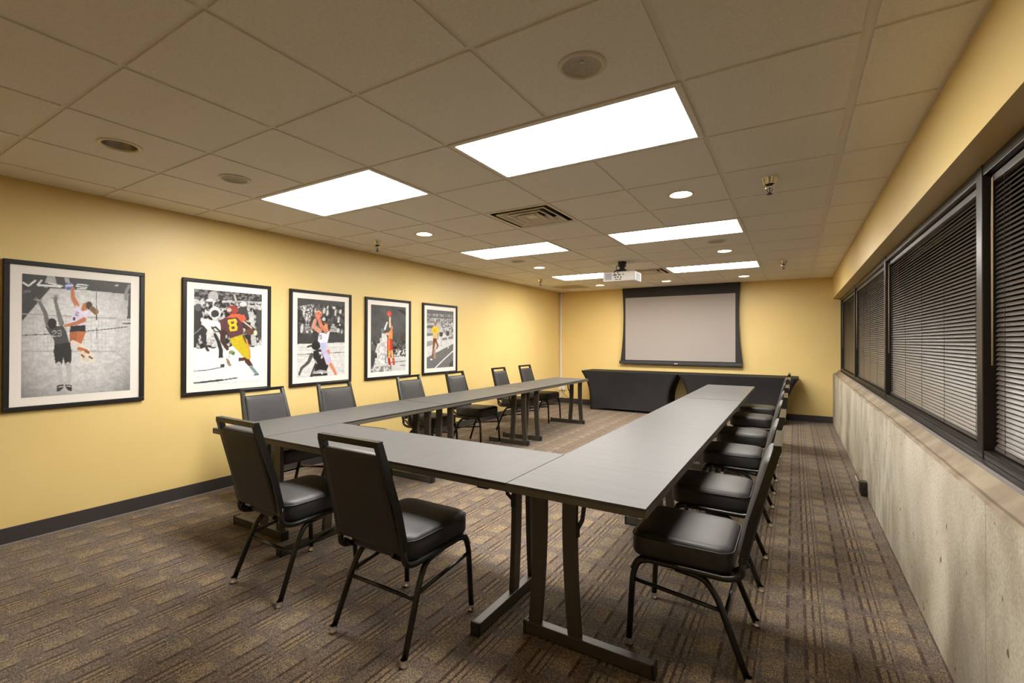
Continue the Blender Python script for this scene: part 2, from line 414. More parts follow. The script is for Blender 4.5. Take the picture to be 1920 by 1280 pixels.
for i in range(1, len(xg) - 1):
    h_ = tee_half[i] + .003
    # break the tee where a 4 ft light panel spans it
    segs = [(YB, YF)]
    for (lx, y0, who, row) in panels:
        if abs(xg[i] - (lx + G)) < .01:
            new = []
            for a, b in segs:
                if a < y0 < b: new += [(a, y0), (y0 + G, b)]
                else: new.append((a, b))
            segs = new
    for a, b in segs: mb.box(xg[i] - h_, xg[i] + h_, a, b, ZT, ZT + .022)
for j in range(1, len(yg) - 1):
    mb.box(XL, XR, yg[j] - TW - .003, yg[j] + TW + .003, ZT + .0006, ZT + .020)
# wall angle round the room
mb.box(XL, XL + .021, YB, YF, ZT - .001, ZT + .02); mb.box(XR - .021, XR, YB, YF, ZT - .001, ZT + .02)
mb.box(XL, XR, YF - .021, YF, ZT - .0004, ZT + .02); mb.box(XL, XR, YB, YB + .021, ZT - .0004, ZT + .02)
struct(mb.build('trim_1', M['tee']))
struct(MB().box(XL, XR, YB, YF, H + .12, H + .13).build('ceiling_deck', M['vent_dark']))

# baseboards
struct(MB().box(XL, XL + .008, YB, YF, 0, .105, b=.003).build('baseboard_left', M['base']))
struct(MB().box(XL + .008, XR, YF - .008, YF, 0, .105, b=.003).build('baseboard_far', M['base']))
struct(MB().box(XL + .008, XL + .022, YB, YF, 0, .004).build('trim_2', mat('carpet_edge_strip', (.24, .22, .22), .6)))

# ------------------------------------------------------------------ windows and blinds
XW = .640; ZW0, ZW1 = .867, 2.033; mull = [.27, 2.585, 4.905, 7.20, YF - .036]
for k in range(4):
    a, b = mull[k], mull[k + 1]
    fr = MB().box(XW, XW + .11, a + .03, b - .03, ZW0, ZW0 + .032, b=.003).box(XW, XW + .11, a + .03, b - .03, ZW1 - .045, ZW1, b=.003)
    fr.box(XW + .075, XW + .10, a + .03, b - .03, ZW0 + .03, ZW0 + .07).box(XW + .075, XW + .10, a + .03, b - .03, ZW1 - .08, ZW1 - .04)
    for q in (a + .03, b - .055): fr.box(XW + .075, XW + .10, q, q + .025, ZW0 + .03, ZW1 - .04)
    o = fr.build('window_%d' % (k + 1), M['bronze']); struct(o)
    MB().box(XW + .085, XW + .092, a + .05, b - .05, ZW0 + .06, ZW1 - .07).build('glass_pane', M['glass'], o)
struct(MB().box(.600, .606, YB, YF, .848, .870, b=.0015).build('trim_9', mat('grey_flashing', (.20, .185, .18), .45)))
struct(MB().box(.606, XW + .11, YB, YF, .850, .8665).build('trim_10', M['bronze']))
for k, y in enumerate(mull):
    h_ = .034 if k < 4 else .034
    struct(MB().box(XW - .004, XW + .115, y - h_, y + h_, ZW0, ZW1, b=.004).build('trim_%d' % (k + 3), M['bronze']))
struct(MB().box(XW, XW + .11, YB, mull[0] - .034, ZW0, ZW1).build('wall_right_pier', M['wall']))
struct(MB().box(XW + .115, XW + .2, YB, YF, ZW0 - .1, ZW1 + .1).build('wall_right_outside', M['vent_dark']))

BL = ['dark bronze blind in the nearest window, cut off by the photo edge',
      'wide dark bronze blind in the second window from the camera',
      'dark bronze blind in the third window from the camera, between two mullions',
      'narrow-looking dark bronze blind in the farthest window beside the far yellow wall']
BX = XW + .040
for k in range(4):
    a, b = mull[k] + .042, mull[k + 1] - .042
    t = thing('window_blind', BL[k], 'blind', (BX, (a + b) / 2, ZW0 + .035), 0, None)
    hy = (b - a) / 2; zt_ = ZW1 - .048 - (ZW0 + .035)
    MB().box(-.016, .018, -hy, hy, zt_ - .030, zt_ - .001, b=.003).build('headrail', M['rail'], t)
    sl = MB(); pitch = .0186; z = .030; ang = math.radians(50); wd = .0125
    while z < zt_ - .038:
        pr = []
        for q in (-1, -.33, .33, 1):
            u_ = q * wd; bow = .0022 * (1 - q * q)
            # room edge low, outer edge high
            pr.append((u_ * math.cos(ang) - bow * math.sin(ang), z + u_ * math.sin(ang) + bow * math.cos(ang)))
        vs = []; TH = .0006
        for yy in (-hy + .004, hy - .004):
            for (px, pz) in pr: vs.append((px, yy, pz))
            for (px, pz) in pr: vs.append((px + TH * math.sin(ang), yy, pz - TH * math.cos(ang)))
        sl.add(vs, [(0, 8, 9, 1), (1, 9, 10, 2), (2, 10, 11, 3)], 0, True)
        sl.add(vs, [(4, 5, 13, 12), (5, 6, 14, 13), (6, 7, 15, 14), (0, 4, 12, 8), (3, 11, 15, 7), (0, 1, 5, 4), (1, 2, 6, 5), (2, 3, 7, 6), (8, 12, 13, 9), (9, 13, 14, 10), (10, 14, 15, 11)], 0, False)
        z += pitch
    sl.build('slats', M['slat'], t, norm=False)
    MB().box(-.012, .012, -hy + .002, hy - .002, .004, .018, b=.003).build('bottom_rail', M['rail'], t)
    lc = MB()
    nl = 5
    for q in range(nl):
        yy = -hy + .12 + (2 * hy - .24) * q / (nl - 1)
        for xx in (-.0145,): lc.tube([(xx, yy, .01), (xx, yy, zt_ - .02)], .0009, 5)
    lc.build('ladder_cord', M['cord_dark'], t)
    yc = hy - .035
    MB().tube([(-.024, yc, zt_ - .02), (-.026, yc, zt_ - .2), (-.025, yc + .003, .335)], .0028, 6).tube([(-.026, yc - .012, zt_ - .02), (-.027, yc - .010, .35)], .0016, 6).build('pull_cord', M['cord'], t)

# ------------------------------------------------------------------ ceiling lights
rowname = ['nearest', 'middle', 'farthest']
proto = None
for (lx, y0, who, row) in panels:
    lab = {('L', 0): 'bright square-looking ceiling light panel on the left, nearest the framed volleyball picture',
           ('R', 0): 'largest, nearest bright rectangular ceiling light panel, just beyond the round ceiling speaker',
           ('L', 1): 'bright ceiling light panel in the left row, middle one, beyond the square air vent',
           ('R', 1): 'bright ceiling light panel in the right row, middle one, above the right table run',
           ('L', 2): 'farthest left ceiling light panel, partly hidden behind the white projector',
           ('R', 2): 'farthest right ceiling light panel, just in front of the projection screen'}[(who, row)]
    loc = (lx + G, y0 + G / 2, H)
    if proto is None:
        t = proto = thing('ceiling_light', lab, 'ceiling light', loc, 0, 'recessed rectangular light panels')
        X, Y = G, G / 2; f = MB(); i_ = .034
        for a in ((-X + .004, X - .004, -Y + .004, -Y + i_), (-X + .004, X - .004, Y - i_, Y - .004), (-X + .004, -X + i_, -Y + i_, Y - i_), (X - i_, X - .004, -Y + i_, Y - i_)):
            f.box(*a, -.004, .045, b=.0025)
        f.build('light_frame', M['tee'], t)
        MB().box(-X + i_, X - i_, -Y + i_, Y - i_, .003, .009).build('diffuser', M['panel'], t)
        MB().box(-X + .02, X - .02, -Y + .02, Y - .02, .05, .09).build('housing', M['tee'], t)
    else:
        o = dup(proto, loc, 0, lab)
        if row == 1:
            for c in o.children:
                if c.name.startswith('diffuser'): c.data = c.data.copy(); c.data.materials[0] = M['panel_dimmed']

# recessed downlights, speakers
DL = ['lit round recessed downlight right of centre, nearest the camera on the ceiling', 'lit round recessed downlight in the left ceiling row, just beyond the nearest left light panel',
      'lit round recessed downlight in the right ceiling row between two light panels', 'small lit downlight in the left ceiling row beyond the middle left light panel',
      'small lit downlight nearest the far left corner', 'small lit downlight above the middle of the projection screen', 'small lit downlight nearest the far right end of the screen', 'lit downlight just above the top edge of the photo, nearest the camera']
proto = None
for k, (x, y) in enumerate(downs):
    if proto is None:
        t = proto = thing('recessed_downlight', DL[k], 'downlight', (x, y, H), 0, 'lit recessed downlights')
        MB().lathe([(.073, .004), (.074, -.004), (.080, -.006), (.088, -.003), (.089, 0), (.0765, .001)], n=32).build('trim_ring', M['ring'], t)
        MB().lathe([(.073, .004), (.064, .018), (.056, .035)], n=32).build('reflector', M['ring_cream'], t)
        MB().lathe([(.0, .014), (.040, .016), (.054, .022), (.056, .034), (0, .034)], n=32).build('lamp_lens', M['bulb'], t)
    else: dup(proto, (x, y, H), 0, DL[k])
t = thing('recessed_downlight', 'unlit recessed downlight with cream ring and dull reflector, far upper left ceiling', 'downlight', (unlit[0][0], unlit[0][1], H))
MB().lathe([(.078, .003), (.079, -.005), (.086, -.008), (.097, -.004), (.098, 0), (.081, .001)], n=36).build('trim_ring', M['ring_cream'], t)
MB().lathe([(.078, .003), (.066, .045), (.045, .07), (0, .08)], n=36).build('reflector', M['reflector'], t)
MB().lathe([(0, .030), (.030, .033), (.043, .045), (.045, .068)], n=28).build('bulb', mat('unlit_bulb', (.42, .38, .32), .35), t)
SPL = ['large round ceiling speaker with grey mesh grille, nearest the camera above the big light panel', 'round ceiling speaker in the left part of the ceiling beside the unlit downlight',
       'small faint round ceiling speaker in the left row, beyond the middle left light panel', 'small faint round ceiling speaker in the right row, beyond the middle right light panel']
proto = None
for k, (x, y) in enumerate(spk):
    if proto is None:
        t = proto = thing('ceiling_speaker', SPL[k], 'speaker', (x, y, H), 0, 'round ceiling speakers')
        MB().lathe([(.074, .004), (.075, -.005), (.084, -.008), (.093, -.004), (.094, 0), (.077, .001)], n=40).build('trim_ring', M['ring'], t)
        MB().lathe([(0, .018), (.03, .0165), (.055, .011), (.074, .001)], n=40).build('grille', M['speaker_grille'], t)
        MB().box(-.006, .006, -.003, .003, .012, .0155).build('badge', M['ring_cream'], t)
    else: dup(proto, (x, y, H), 0, SPL[k])

# air vents
def supply(x, y, label):
    t = thing('air_vent', label, 'vent', (x + G / 2, y + G / 2, H), 0, 'square louvred air diffusers')
    s_ = G / 2
    bx = MB()
    for a in ((-s_ + .012, s_ - .012, -s_ + .012, -s_ + .035), (-s_ + .012, s_ - .012, s_ - .035, s_ - .012), (-s_ + .012, -s_ + .035, -s_ + .035, s_ - .035), (s_ - .035, s_ - .012, -s_ + .035, s_ - .035)):
        bx.box(*a, -.001, .006)
    bx.build('vent_frame', M['vent_metal'], t)
    MB().box(-s_ + .02, s_ - .02, -s_ + .02, s_ - .02, .095, .10).box(-s_ + .02, -s_ + .03, -s_ + .02, s_ - .02, .007, .095).box(s_ - .03, s_ - .02, -s_ + .02, s_ - .02, .007, .095).box(-s_ + .03, s_ - .03, -s_ + .02, -s_ + .03, .007, .095).box(-s_ + .03, s_ - .03, s_ - .03, s_ - .02, .007, .095).build('duct_box', M['vent_dark'], t)
    for q, hs in enumerate((.228, .160, .098)):
        l = MB()
        rings = []
        for (e, z) in ((hs, -.006), (hs, .0), (hs - .010, .006), (hs - .040, .036), (hs - .044, .034), (hs - .016, .001), (hs - .012, -.006)):
            rings.append([(e, e, z), (-e, e, z), (-e, -e, z), (e, -e, z)])
        rings.append(rings[0])
        l.loft(rings, smooth=False, cap=(False, False)); l.build('louvre_ring', M['vent_metal'], t)
    MB().box(-.045, .045, -.045, .045, .002, .006, b=.0015).build('centre_plate', M['vent_metal'], t)
    return t
supply(vents[0][0], vents[0][1], 'square louvred air vent in the middle of the ceiling between the two nearest light rows')
supply(vents[1][0], vents[1][1], 'square louvred air vent partly hidden behind the projector, left of the farthest right light panel')
x, y, _ = vents[2]
t = thing('air_return_grille', 'flat square return air grille in the ceiling near the far left corner', 'vent', (x + G / 2, y + G / 2, H))
f = MB(); s_ = G / 2
for a in ((-s_ + .012, s_ - .012, -s_ + .012, -s_ + .045), (-s_ + .012, s_ - .012, s_ - .045, s_ - .012), (-s_ + .012, -s_ + .045, -s_ + .045, s_ - .045), (s_ - .045, s_ - .012, -s_ + .045, s_ - .045)): f.box(*a, -.002, .006)
f.build('vent_frame', M['vent_metal'], t)
f = MB()
for q in range(26):
    yy = -s_ + .055 + q * (2 * s_ - .11) / 25; f.add([(-s_ + .045, yy, 0), (s_ - .045, yy, 0), (s_ - .045, yy + .012, .014), (-s_ + .045, yy + .012, .014), (-s_ + .045, yy + .0012, -.0008), (s_ - .045, yy + .0012, -.0008), (s_ - .045, yy + .0132, .0132), (-s_ + .045, yy + .0132, .0132)], [(0, 1, 2, 3), (7, 6, 5, 4), (0, 4, 5, 1), (3, 2, 6, 7), (0, 3, 7, 4), (1, 5, 6, 2)])
f.build('slats', M['vent_metal'], t)
MB().box(-s_ + .02, s_ - .02, -s_ + .02, s_ - .02, .06, .065).build('duct_box', M['vent_dark'], t)

# sprinkler heads
SPK = [(-.138, 3.44, 'brass fire sprinkler head hanging from the ceiling on the right, nearest the camera'), (-3.80, 3.50, 'small fire sprinkler head near the left wall, above the gap between framed pictures'),
       (-.125, 7.06, 'small fire sprinkler head on the right side of the ceiling, farther one'), (-3.74, 7.11, 'small fire sprinkler head near the far end of the left wall')]
proto = None
for x, y, lab in SPK:
    if proto is None:
        t = proto = thing('fire_sprinkler', lab, 'sprinkler', (x, y, H), 0, 'ceiling fire sprinklers')
        MB().lathe([(.046, 0), (.047, -.003), (.044, -.004), (.032, -.042), (.029, -.043), (.030, -.038), (.040, 0)], n=28).build('escutcheon', M['brass'], t)
        MB().lathe([(.016, 0), (.016, -.055), (.024, -.058), (.025, -.064), (.012, -.070), (.0, -.070)], n=20).build('sprinkler_body', M['glide'], t)
        b_ = MB().tube([(-.012, 0, -.066), (-.015, 0, -.08), (-.003, 0, -.100)], .0022, 6).tube([(.012, 0, -.066), (.015, 0, -.08), (.003, 0, -.100)], .0022, 6)
        b_.lathe([(.003, -.07), (.003, -.104)], n=8); b_.lathe([(0, -.104), (.018, -.104), (.019, -.107), (0, -.107)], n=16)
        b_.build('deflector', M['black_plastic'], t)
    else: dup(proto, (x, y, H), 0, lab)

# ------------------------------------------------------------------ projector
t = thing('ceiling_projector', 'white projector hanging from a black ceiling mount in front of the screen', 'projector', (-1.965, 6.07, 2.115))
MB().box(-.215, .215, -.145, .145, 0, .125, b=.014).build('body', M['white_plastic'], t)
MB().box(-.185, -.095, -.149, -.143, .022, .105).build('air_grille', M['grille_grey'], t)
g = MB(); 
for q in range(9): g.box(.213, .2175, -.10 + q * .022, -.088 + q * .022, .02, .105)
g.build('side_grille', M['grille_grey'], t)
g = MB()
for (px, pz, w_, h_) in ((-.05, .080, .05, .014), (.01, .082, .035, .012), (-.045, .052, .022, .014), (-.012, .052, .022, .014), (.03, .050, .016, .018), (-.03, .024, .04, .008), (.02, .024, .03, .010), (.06, .085, .02, .01)):
    MB().box(px - w_ / 2, px + w_ / 2, -.148, -.144, pz - h_ / 2, pz + h_ / 2).build('connector_port', M['black_plastic'], t)
MB().lathe([(.0, .0), (.034, 0), (.038, .006), (.038, .02)], n=24).build('lens', M['lens'], t)
l = [c for c in t.children if c.name.startswith('lens')][0]; l.rotation_euler = (PI / 2, 0, 0); l.location = (.08, .163, .065)
g = MB().lathe([(0, .272), (.055, .272), (.056, .262), (.052, .235), (.050, .205), (.034, .200), (.034, .175), (.062, .165), (.062, .150), (0, .150)], n=24)
for a in (40, 130, 220, 310):
    ca, sa = math.cos(math.radians(a)), math.sin(math.radians(a)); g.tube([(0.02 * ca, .02 * sa, .158), (.09 * ca, .075 * sa, .150), (.115 * ca, .095 * sa, .127)], .007, 6)
g.build('mount', M['black_plastic'], t)
MB().tube(bend([(-.015, -.02, .25), (-.05, -.10, .20), (-.02, -.165, .15), (.0, -.150, .085)], .05), .005, 6).tube(bend([(.01, -.02, .23), (.06, -.11, .17), (-.06, -.168, .13), (-.05, -.150, .08)], .04), .004, 6).build('cable', M['black_plastic'], t)

# ------------------------------------------------------------------ projection screen
t = thing('projection_screen', 'pull-down projection screen with black border on the far yellow wall', 'projection screen', (-1.89, 9.155, .885))
zb, ztop = .045, H - .885 - .002
def edge_x(z, sgn):
    k = (z - zb) / (ztop - zb)
    bot, mid, top = (1.105, 1.045, 1.068)
    # gentle concave side
    a = 2 * (bot + top - 2 * mid); b_ = 4 * mid - 3 * bot - top
    return sgn * (bot + b_ * k + a * k * k)
zs = [zb + (ztop - zb) * k / 20 for k in range(21)]
outl = [(edge_x(z, -1), z) for z in zs] + [(edge_x(z, 1), z) for z in reversed(zs)]
# black masking with its four borders
I = (-1.005, .988, .078, 1.308)
f = MB()
for k in range(20):
    z0, z1 = zs[k], zs[k + 1]
    for sgn in (-1, 1):
        xi = I[0] if sgn < 0 else I[1]
        q = [(xi, z0), (edge_x(z0, sgn), z0), (edge_x(z1, sgn), z1), (xi, z1)]
        f.prism(q, 'y', -.002, .002)
f.box(I[0], I[1], -.002, .002, zb, I[2]); f.box(I[0], I[1], -.002, .002, I[3], ztop)
f.build('black_border', M['screen_black'], t)
MB().box(I[0], I[1], -.0015, .0015, I[2], I[3]).build('screen_surface', M['screen_white'], t)
MB().box(-1.122, 1.098, -.014, .014, .0, .048, b=.006).build('bottom_bar', M['screen_bar'], t)
MB().box(-1.128, -1.118, -.017, .017, .0, .06, b=.003).build('end_cap', M['black_plastic'], t)
MB().box(1.094, 1.104, -.017, .017, .0, .06, b=.003).build('end_cap', M['black_plastic'], t)
MB().box(-.06, .0, -.0165, -.0138, .018, .030).build('badge', M['white_plastic'], t)
cb = MB()
for sgn in (-1, 1): cb.tube([(edge_x(z, sgn) + sgn * .004, 0, z) for z in zs], .0022, 5)
cb.build('tension_cord', M['black_plastic'], t)

# ------------------------------------------------------------------ skirted tables at the far wall
def skirted(x0, x1, label):
    cx = (x0 + x1) / 2; W = (x1 - x0) / 2 - .004; Dp = .30; HT = .755
    t = thing('skirted_table', label, 'table', (cx, 8.87, 0), 0, 'tables in black stretch covers')
    bm = MB(); rings = []; nx, ny = 24, 10
    def per(ix, iy, z, sag):
        # rectangle perimeter with sides pulled in between the corners
        pts = []
        hx, hy = W - ix, Dp - iy
        for k in range(nx): s_ = -1 + 2 * k / nx; pts.append((s_ * hx, -hy + sag * (1 - s_ * s_) * .5, z))
        for k in range(ny): s_ = -1 + 2 * k / ny; pts.append((hx - sag * (1 - s_ * s_), s_ * hy, z))
        for k in range(nx): s_ = 1 - 2 * k / nx; pts.append((s_ * hx, hy - sag * (1 - s_ * s_) * .5, z))
        for k in range(ny): s_ = 1 - 2 * k / ny; pts.append((-hx + sag * (1 - s_ * s_), s_ * hy, z))
        return pts
    prof = [(0.0, .745), (.03, .70), (.075, .62), (.118, .52), (.147, .42), (.162, .32), (.170, .2), (.176, .1), (.180, .0)]
    for k, (i_, z) in enumerate(prof):
        zz = z
        r_ = per(i_, .02 * min(1, (.745 - z) * 4), zz, .05 * math.sin(min(1, (.745 - z) / .745) * PI * .85))
        if k == len(prof) - 1:
            nr = []
            for (px, py, pz) in r_:
                ax = abs(px) / (W - i_); ay = abs(py) / Dp
                nr.append((px, py, .012 + .035 * (1 - ax ** 6) * (1 if ay > .6 else 0) + .05 * (1 - min(1, ay) ** 3) * (1 if ax > .85 else 0)))
            r_ = nr
        rings.append(r_)
    bm.loft(rings, cap=(False, False))
    bm.build('stretch_cover', M['spandex'], t)
    MB().box(-W - .001, W + .001, -Dp - .001, Dp + .001, .735, HT, b=.006).build('tabletop', M['spandex'], t)
    for sx in (-1, 1):
        for sy in (-1, 1):
            MB().tube([(sx * (W - .20), sy * .22, .73), (sx * (W - .20), sy * .26, .0)], .013, 8).build('leg', M['table_metal'], t)
    return t
skirted(-3.60, -1.772, 'left black stretch-covered table against the far wall, under the screen')
skirted(-1.768, .060, 'right black stretch-covered table against the far wall, behind the row of chairs')

# ------------------------------------------------------------------ seminar tables
TL, TWD, TZ = 1.812, .600, .716
def make_table(label):
    """origin at the floor under the centre; length along +Y; inner (leg) side is -X"""
    t = thing('seminar_table', label, 'table', (0, 0, 0), 0, None)
    hx, hy = TWD / 2, TL / 2
    MB().box(-hx + .0015, hx - .0015, -hy + .0002, hy - .0002, TZ - .012, TZ, b=.0005).build('tabletop', M['laminate'], t)
    eb = MB().box(-hx, hx, -hy, hy, TZ - .038, TZ - .0125, b=.002).build('edge_band', M['edge'], t)
    MB().box(-hx + .0008, hx - .0008, -hy + .0012, hy - .0012, TZ - .0125, TZ - .003).build('edge_line', M['edge_line'], eb)
    for sy in (-1, 1):
        yy = sy * (hy - .165)
        ft = MB().box(-hx + .014, hx - .014, yy - .022, yy + .022, .006, .058, b=.003).build('foot_bar', M['table_metal'], t)
        MB().box(-hx + .004, -hx + .02, yy - .024, yy + .024, 0, .062, b=.004).build('end_cap', M['table_black'], ft)
        MB().box(hx - .02, hx - .004, yy - .024, yy + .024, 0, .062, b=.004).build('end_cap', M['table_black'], ft)
        for c_, side in ((-hx + .085, -1), (-hx + .222, 1)):
            l = MB(); n = 12; rows = []
            for k in range(n + 1):
                z = .056 + (TZ - .04 - .056) * k / n; q = k / n
                off = side * (.022 * (1 - q) ** 2 * 1.3 + .006 * q ** 3); w_ = .029 + .004 * q
                rows.append([(c_ + off - w_, yy - .013, z), (c_ + off + w_, yy - .013, z), (c_ + off + w_, yy + .013, z), (c_ + off - w_, yy + .013, z)])
            l.loft(rows, smooth=False); l.build('leg', M['table_metal'], t)
        bk = MB().box(-hx + .03, hx - .06, yy - .035, yy + .035, TZ - .050, TZ - .036, b=.003)
        bk.box(hx - .10, hx - .06, yy - .03, yy + .03, TZ - .068, TZ - .038, b=.003)
        bk.build('leg_bracket', M['table_black'], t)
        xq = -hx + .235
        MB().tube([(xq + .02, yy, TZ - .045), (xq + .045, yy - sy * .03, TZ - .10), (xq + .035, yy - sy * .03, TZ - .17), (xq + .025, yy - sy * .004, TZ - .20)], .006, sq=(.009, .0035)).box(xq + .008, xq + .032, yy - .012, yy + .012, TZ - .235, TZ - .175, b=.002).build('fold_lever', M['table_black'], t)
    return t
YT0 = 1.710; XRC = -.464 - .30; XLC = -3.483 + .30
tb = make_table('nearest table of the right-hand run, its grey top meeting the cross table at a corner')
tb.location = (XRC, YT0 + TL / 2, 0)
tabs = [((XRC, YT0 + 1.5 * TL + .0004, 0), 0, 'middle table of the right-hand run, in front of the third and fourth right chairs'),
        ((XRC, YT0 + 2.5 * TL + .020, 0), 0, 'farthest table of the right-hand run, its end facing the skirted tables'),
        ((XLC, YT0 + TL / 2, 0), PI, 'nearest table of the left-hand run along the picture wall, behind the cross table end'),
        ((XLC, YT0 + 1.5 * TL + .012, 0), PI, 'middle table of the left-hand run, in front of the third and fourth wall chairs'),
        ((XLC, YT0 + 2.5 * TL + .026, 0), PI, 'farthest table of the left-hand run, its end near the white wall raceway'),
        ((-.464 - .60 - .0025 - TL / 2, YT0 + .30, 0), -PI / 2, 'cross table closing the near end of the U, two chairs tucked at it')]
for loc, rz, lab in tabs: dup(tb, loc, rz, lab)

# ------------------------------------------------------------------ chairs
def make_chair(label):
    """local: faces +Y, rear feet at y=0, front feet at y=.47"""
    t = thing('banquet_chair', label, 'chair', (0, 0, 0), 0, None)
    # uprights: J bends rising from the seat rails, closed by the square top rail
    fr = MB()
    for s_ in (-1, 1):
        path = bend([(s_ * .205, .455, .330), (s_ * .203, .430, .383), (s_ * .200, .30, .380), (s_ * .200, .075, .378), (s_ * .198, .022, .400), (s_ * .196, .022, .480)], .035)
        fr.tube(path, .0132, 10)
        fr.tube([(s_ * .196, .024, .455), (s_ * .192, -.012, .62), (s_ * .173, -.098, .913)], .012, sq=(.0135, .014))
    fr.tube([(-.184, -.098, .915), (.184, -.098, .915)], .012, sq=(.0125, .014))
    fr.box(-.19, .19, .30, .325, .372, .386); fr.box(-.19, .19, .10, .125, .370, .384)
    fr.build('back_frame', M['chair_metal'], t)
    for s_ in (-1, 1):
        l = MB().tube(bend([(s_ * .215, .470, .012), (s_ * .207, .455, .31), (s_ * .205, .430, .372), (s_ * .203, .38, .384)], .03), .0132, 10).build('leg', M['chair_metal'], t)
        MB().lathe([(.0142, .030), (.0148, .014), (.018, .008), (.0185, .0), (0, 0)], (s_ * .215, .470, 0), 14).build('glide', M['glide'], l)
        l = MB().tube(bend([(s_ * .219, .0, .012), (s_ * .200, .115, .300), (s_ * .190, .165, .357), (s_ * .186, .28, .366)], .05), .0132, 10).build('leg', M['chair_metal'], t)
        MB().lathe([(.0142, .030), (.0148, .014), (.018, .008), (.0185, .0), (0, 0)], (s_ * .219, .0, 0), 14).build('glide', M['glide'], l)
        MB().tube([(s_ * .208, .452, .288), (s_ * .203, .095, .248)], .0088, 8).build('stretcher', M['chair_metal'], t)
    MB().tube([(-.206, .085, .228), (.206, .085, .228)], .0088, 8).build('stretcher', M['chair_metal'], t)
    # seat cushion
    bm = MB(); rings = []
    for ins, z in ((.030, .386), (.012, .388), (.004, .396), (.0, .410), (.0, .452), (.003, .470), (.008, .482), (.018, .489), (.035, .493), (.08, .496), (.14, .498), (.19, .4985)):
        ring = []
        for (x, y) in rrect(.415 - 2 * ins, .415 - 2 * ins, max(.008, .060 - ins * .4)):
            k = (y + .21) / .42
            ring.append((x * (.965 + .05 * k), .262 + y, z + (.004 if z > .47 else 0) * k))
        rings.append(ring)
    bm.loft(rings)
    st = bm.build('seat', M['vinyl'], t)
    pp = [(x * (.965 + .05 * ((y + .21) / .42)) * 1.004, .262 + y * 1.004, .474) for x, y in rrect(.413, .413, .060)]
    MB().tube(pp + [pp[0]], .0028, 6, cap=False).build('piping', M['vinyl'], st)
    # backrest pad leaning with the uprights
    bm = MB(); A = Vector((0, .020, .452)); B = Vector((0, -.086, .872)); ax = (B - A); Lb = ax.length; ax.normalize(); nrm = Vector((0, ax.z, -ax.y))
    rings = []
    for ins, d in ((.02, -.0135), (.004, -.013), (0, -.009), (0, .012), (.004, .020), (.014, .027), (.04, .033), (.09, .036), (.14, .037)):
        ring = []
        for (x, y) in rrect(.350 - 2 * ins, Lb - 2 * ins, max(.008, .024 - ins * .15)):
            k = y / Lb + .5; p = A + ax * (y + Lb / 2) + nrm * d
            ring.append((x * (1.055 - .065 * k), p.y, p.z))
        rings.append(ring)
    bm.loft(rings); bm.build('backrest', M['vinyl'], t)
    for s_ in (-1, 1): MB().tube([(s_ * .15, .002, .435), (s_ * .16, .06, .395), (s_ * .185, .10, .379)], .007, sq=(.010, .004)).build('seat_bracket', M['chair_metal'], t)
    for s_ in (-1, 1): MB().tube([(s_ * .163, -.089, .885), (s_ * .173, -.092, .890)], .007, 8).build('back_bracket', M['chair_metal'], t)
    return t
ch = make_chair('black vinyl banquet chair at the left of the cross table, back toward the camera')
ch.location = (-2.415, 1.400, 0); ch.rotation_euler = (0, 0, math.radians(-1.5))
dup(ch, (-1.582, 1.405, 0), 0, 'large foreground black chair at the right of the cross table, its back to the camera')
RC = ['nearest chair on the window side, beside the near table corner', 'second chair from the camera on the window side, seat half under the table', 'third chair from the camera along the window side',
      'fourth chair from the camera along the window side', 'fifth chair from the camera on the window side, next to the farthest one', 'farthest chair on the window side, in front of the skirted table']
for k, y in enumerate((2.245, 3.035, 4.055, 4.88, 5.95, 6.845)):
    dup(ch, (-.155, y, 0), PI / 2 + math.radians((0, 0, .5, -.5, -1.5, 0)[k]), RC[k] + ', black vinyl')
LC = ['nearest wall-side chair at the picture wall, below the football picture', 'second wall-side chair, below the basketball picture with the hoop', 'third wall-side chair, below the picture of the red-shorts player',
      'fourth wall-side chair, below the running track poster', 'fifth wall-side chair along the left table run, second from the far end', 'farthest wall-side chair on the left, nearest the white raceway corner']
for k, y in enumerate((2.29, 3.00, 4.03, 4.86, 5.97, 6.842)):
    dup(ch, ((-3.755, -3.755, -3.76, -3.73, -3.76, -3.80)[k], y, 0), -PI / 2 + math.radians((1, -1, 0, 1, 1.5, 0)[k]), LC[k] + ', black vinyl')

# ------------------------------------------------------------------ wall raceway, outlet, cable
t = thing('cable_raceway', 'white vertical cable raceway in the far left corner running down to an outlet box', 'raceway', (-4.345, YF - .001, .1))
MB().box(-.020, .020, -.022, 0, .26, H - .1 - .004, b=.003).build('raceway_channel', M['white_plastic'], t)
MB().box(-.045, .105, -.045, 0, .175, .262, b=.005).build('outlet_box', M['white_plastic'], t)
MB().box(.030, .060, -.060, -.045, .195, .245, b=.004).build('plug', M['white_plastic'], t)
MB().box(-.014, .014, -.014, 0, .006, .175, b=.002).build('lower_channel', M['white_plastic'], t)
o = MB().tube(bend([(-4.30, YF - .068, .33), (-4.28, YF - .075, .22), (-4.15, YF - .05, .12), (-4.02, YF - .05, .006), (-3.7, YF - .12, .006), (-3.66, YF - .10, .006)], .06), .004, 6).build('power_cable', M['black_plastic'])
tag(o, 'thin dark power cable dropping from the corner outlet box to the carpet', 'cable')
t = thing('floor_outlet_box', 'small dark metal outlet box low on the concrete wall under the windows', 'outlet', (XR, 5.03, 0))
MB().box(-.055, -.0015, -.04, .04, .03, .125, b=.004).build('housing', M['outlet_dark'], t)
MB().box(-.045, -.004, -.03, .03, 0, .03, b=.003).build('conduit', M['outlet_dark'], t)
MB().box(-.035, -.012, -.044, -.040, .055, .095).build('receptacle', M['black_plastic'], t)
o = MB().tube(bend([(XR - .012, 5.09, .10), (XR - .02, 5.3, .06), (XR - .022, 5.5, .007), (XR - .02, 5.7, .006)], .05), .005, 6).build('cream_cable', M['cream'])
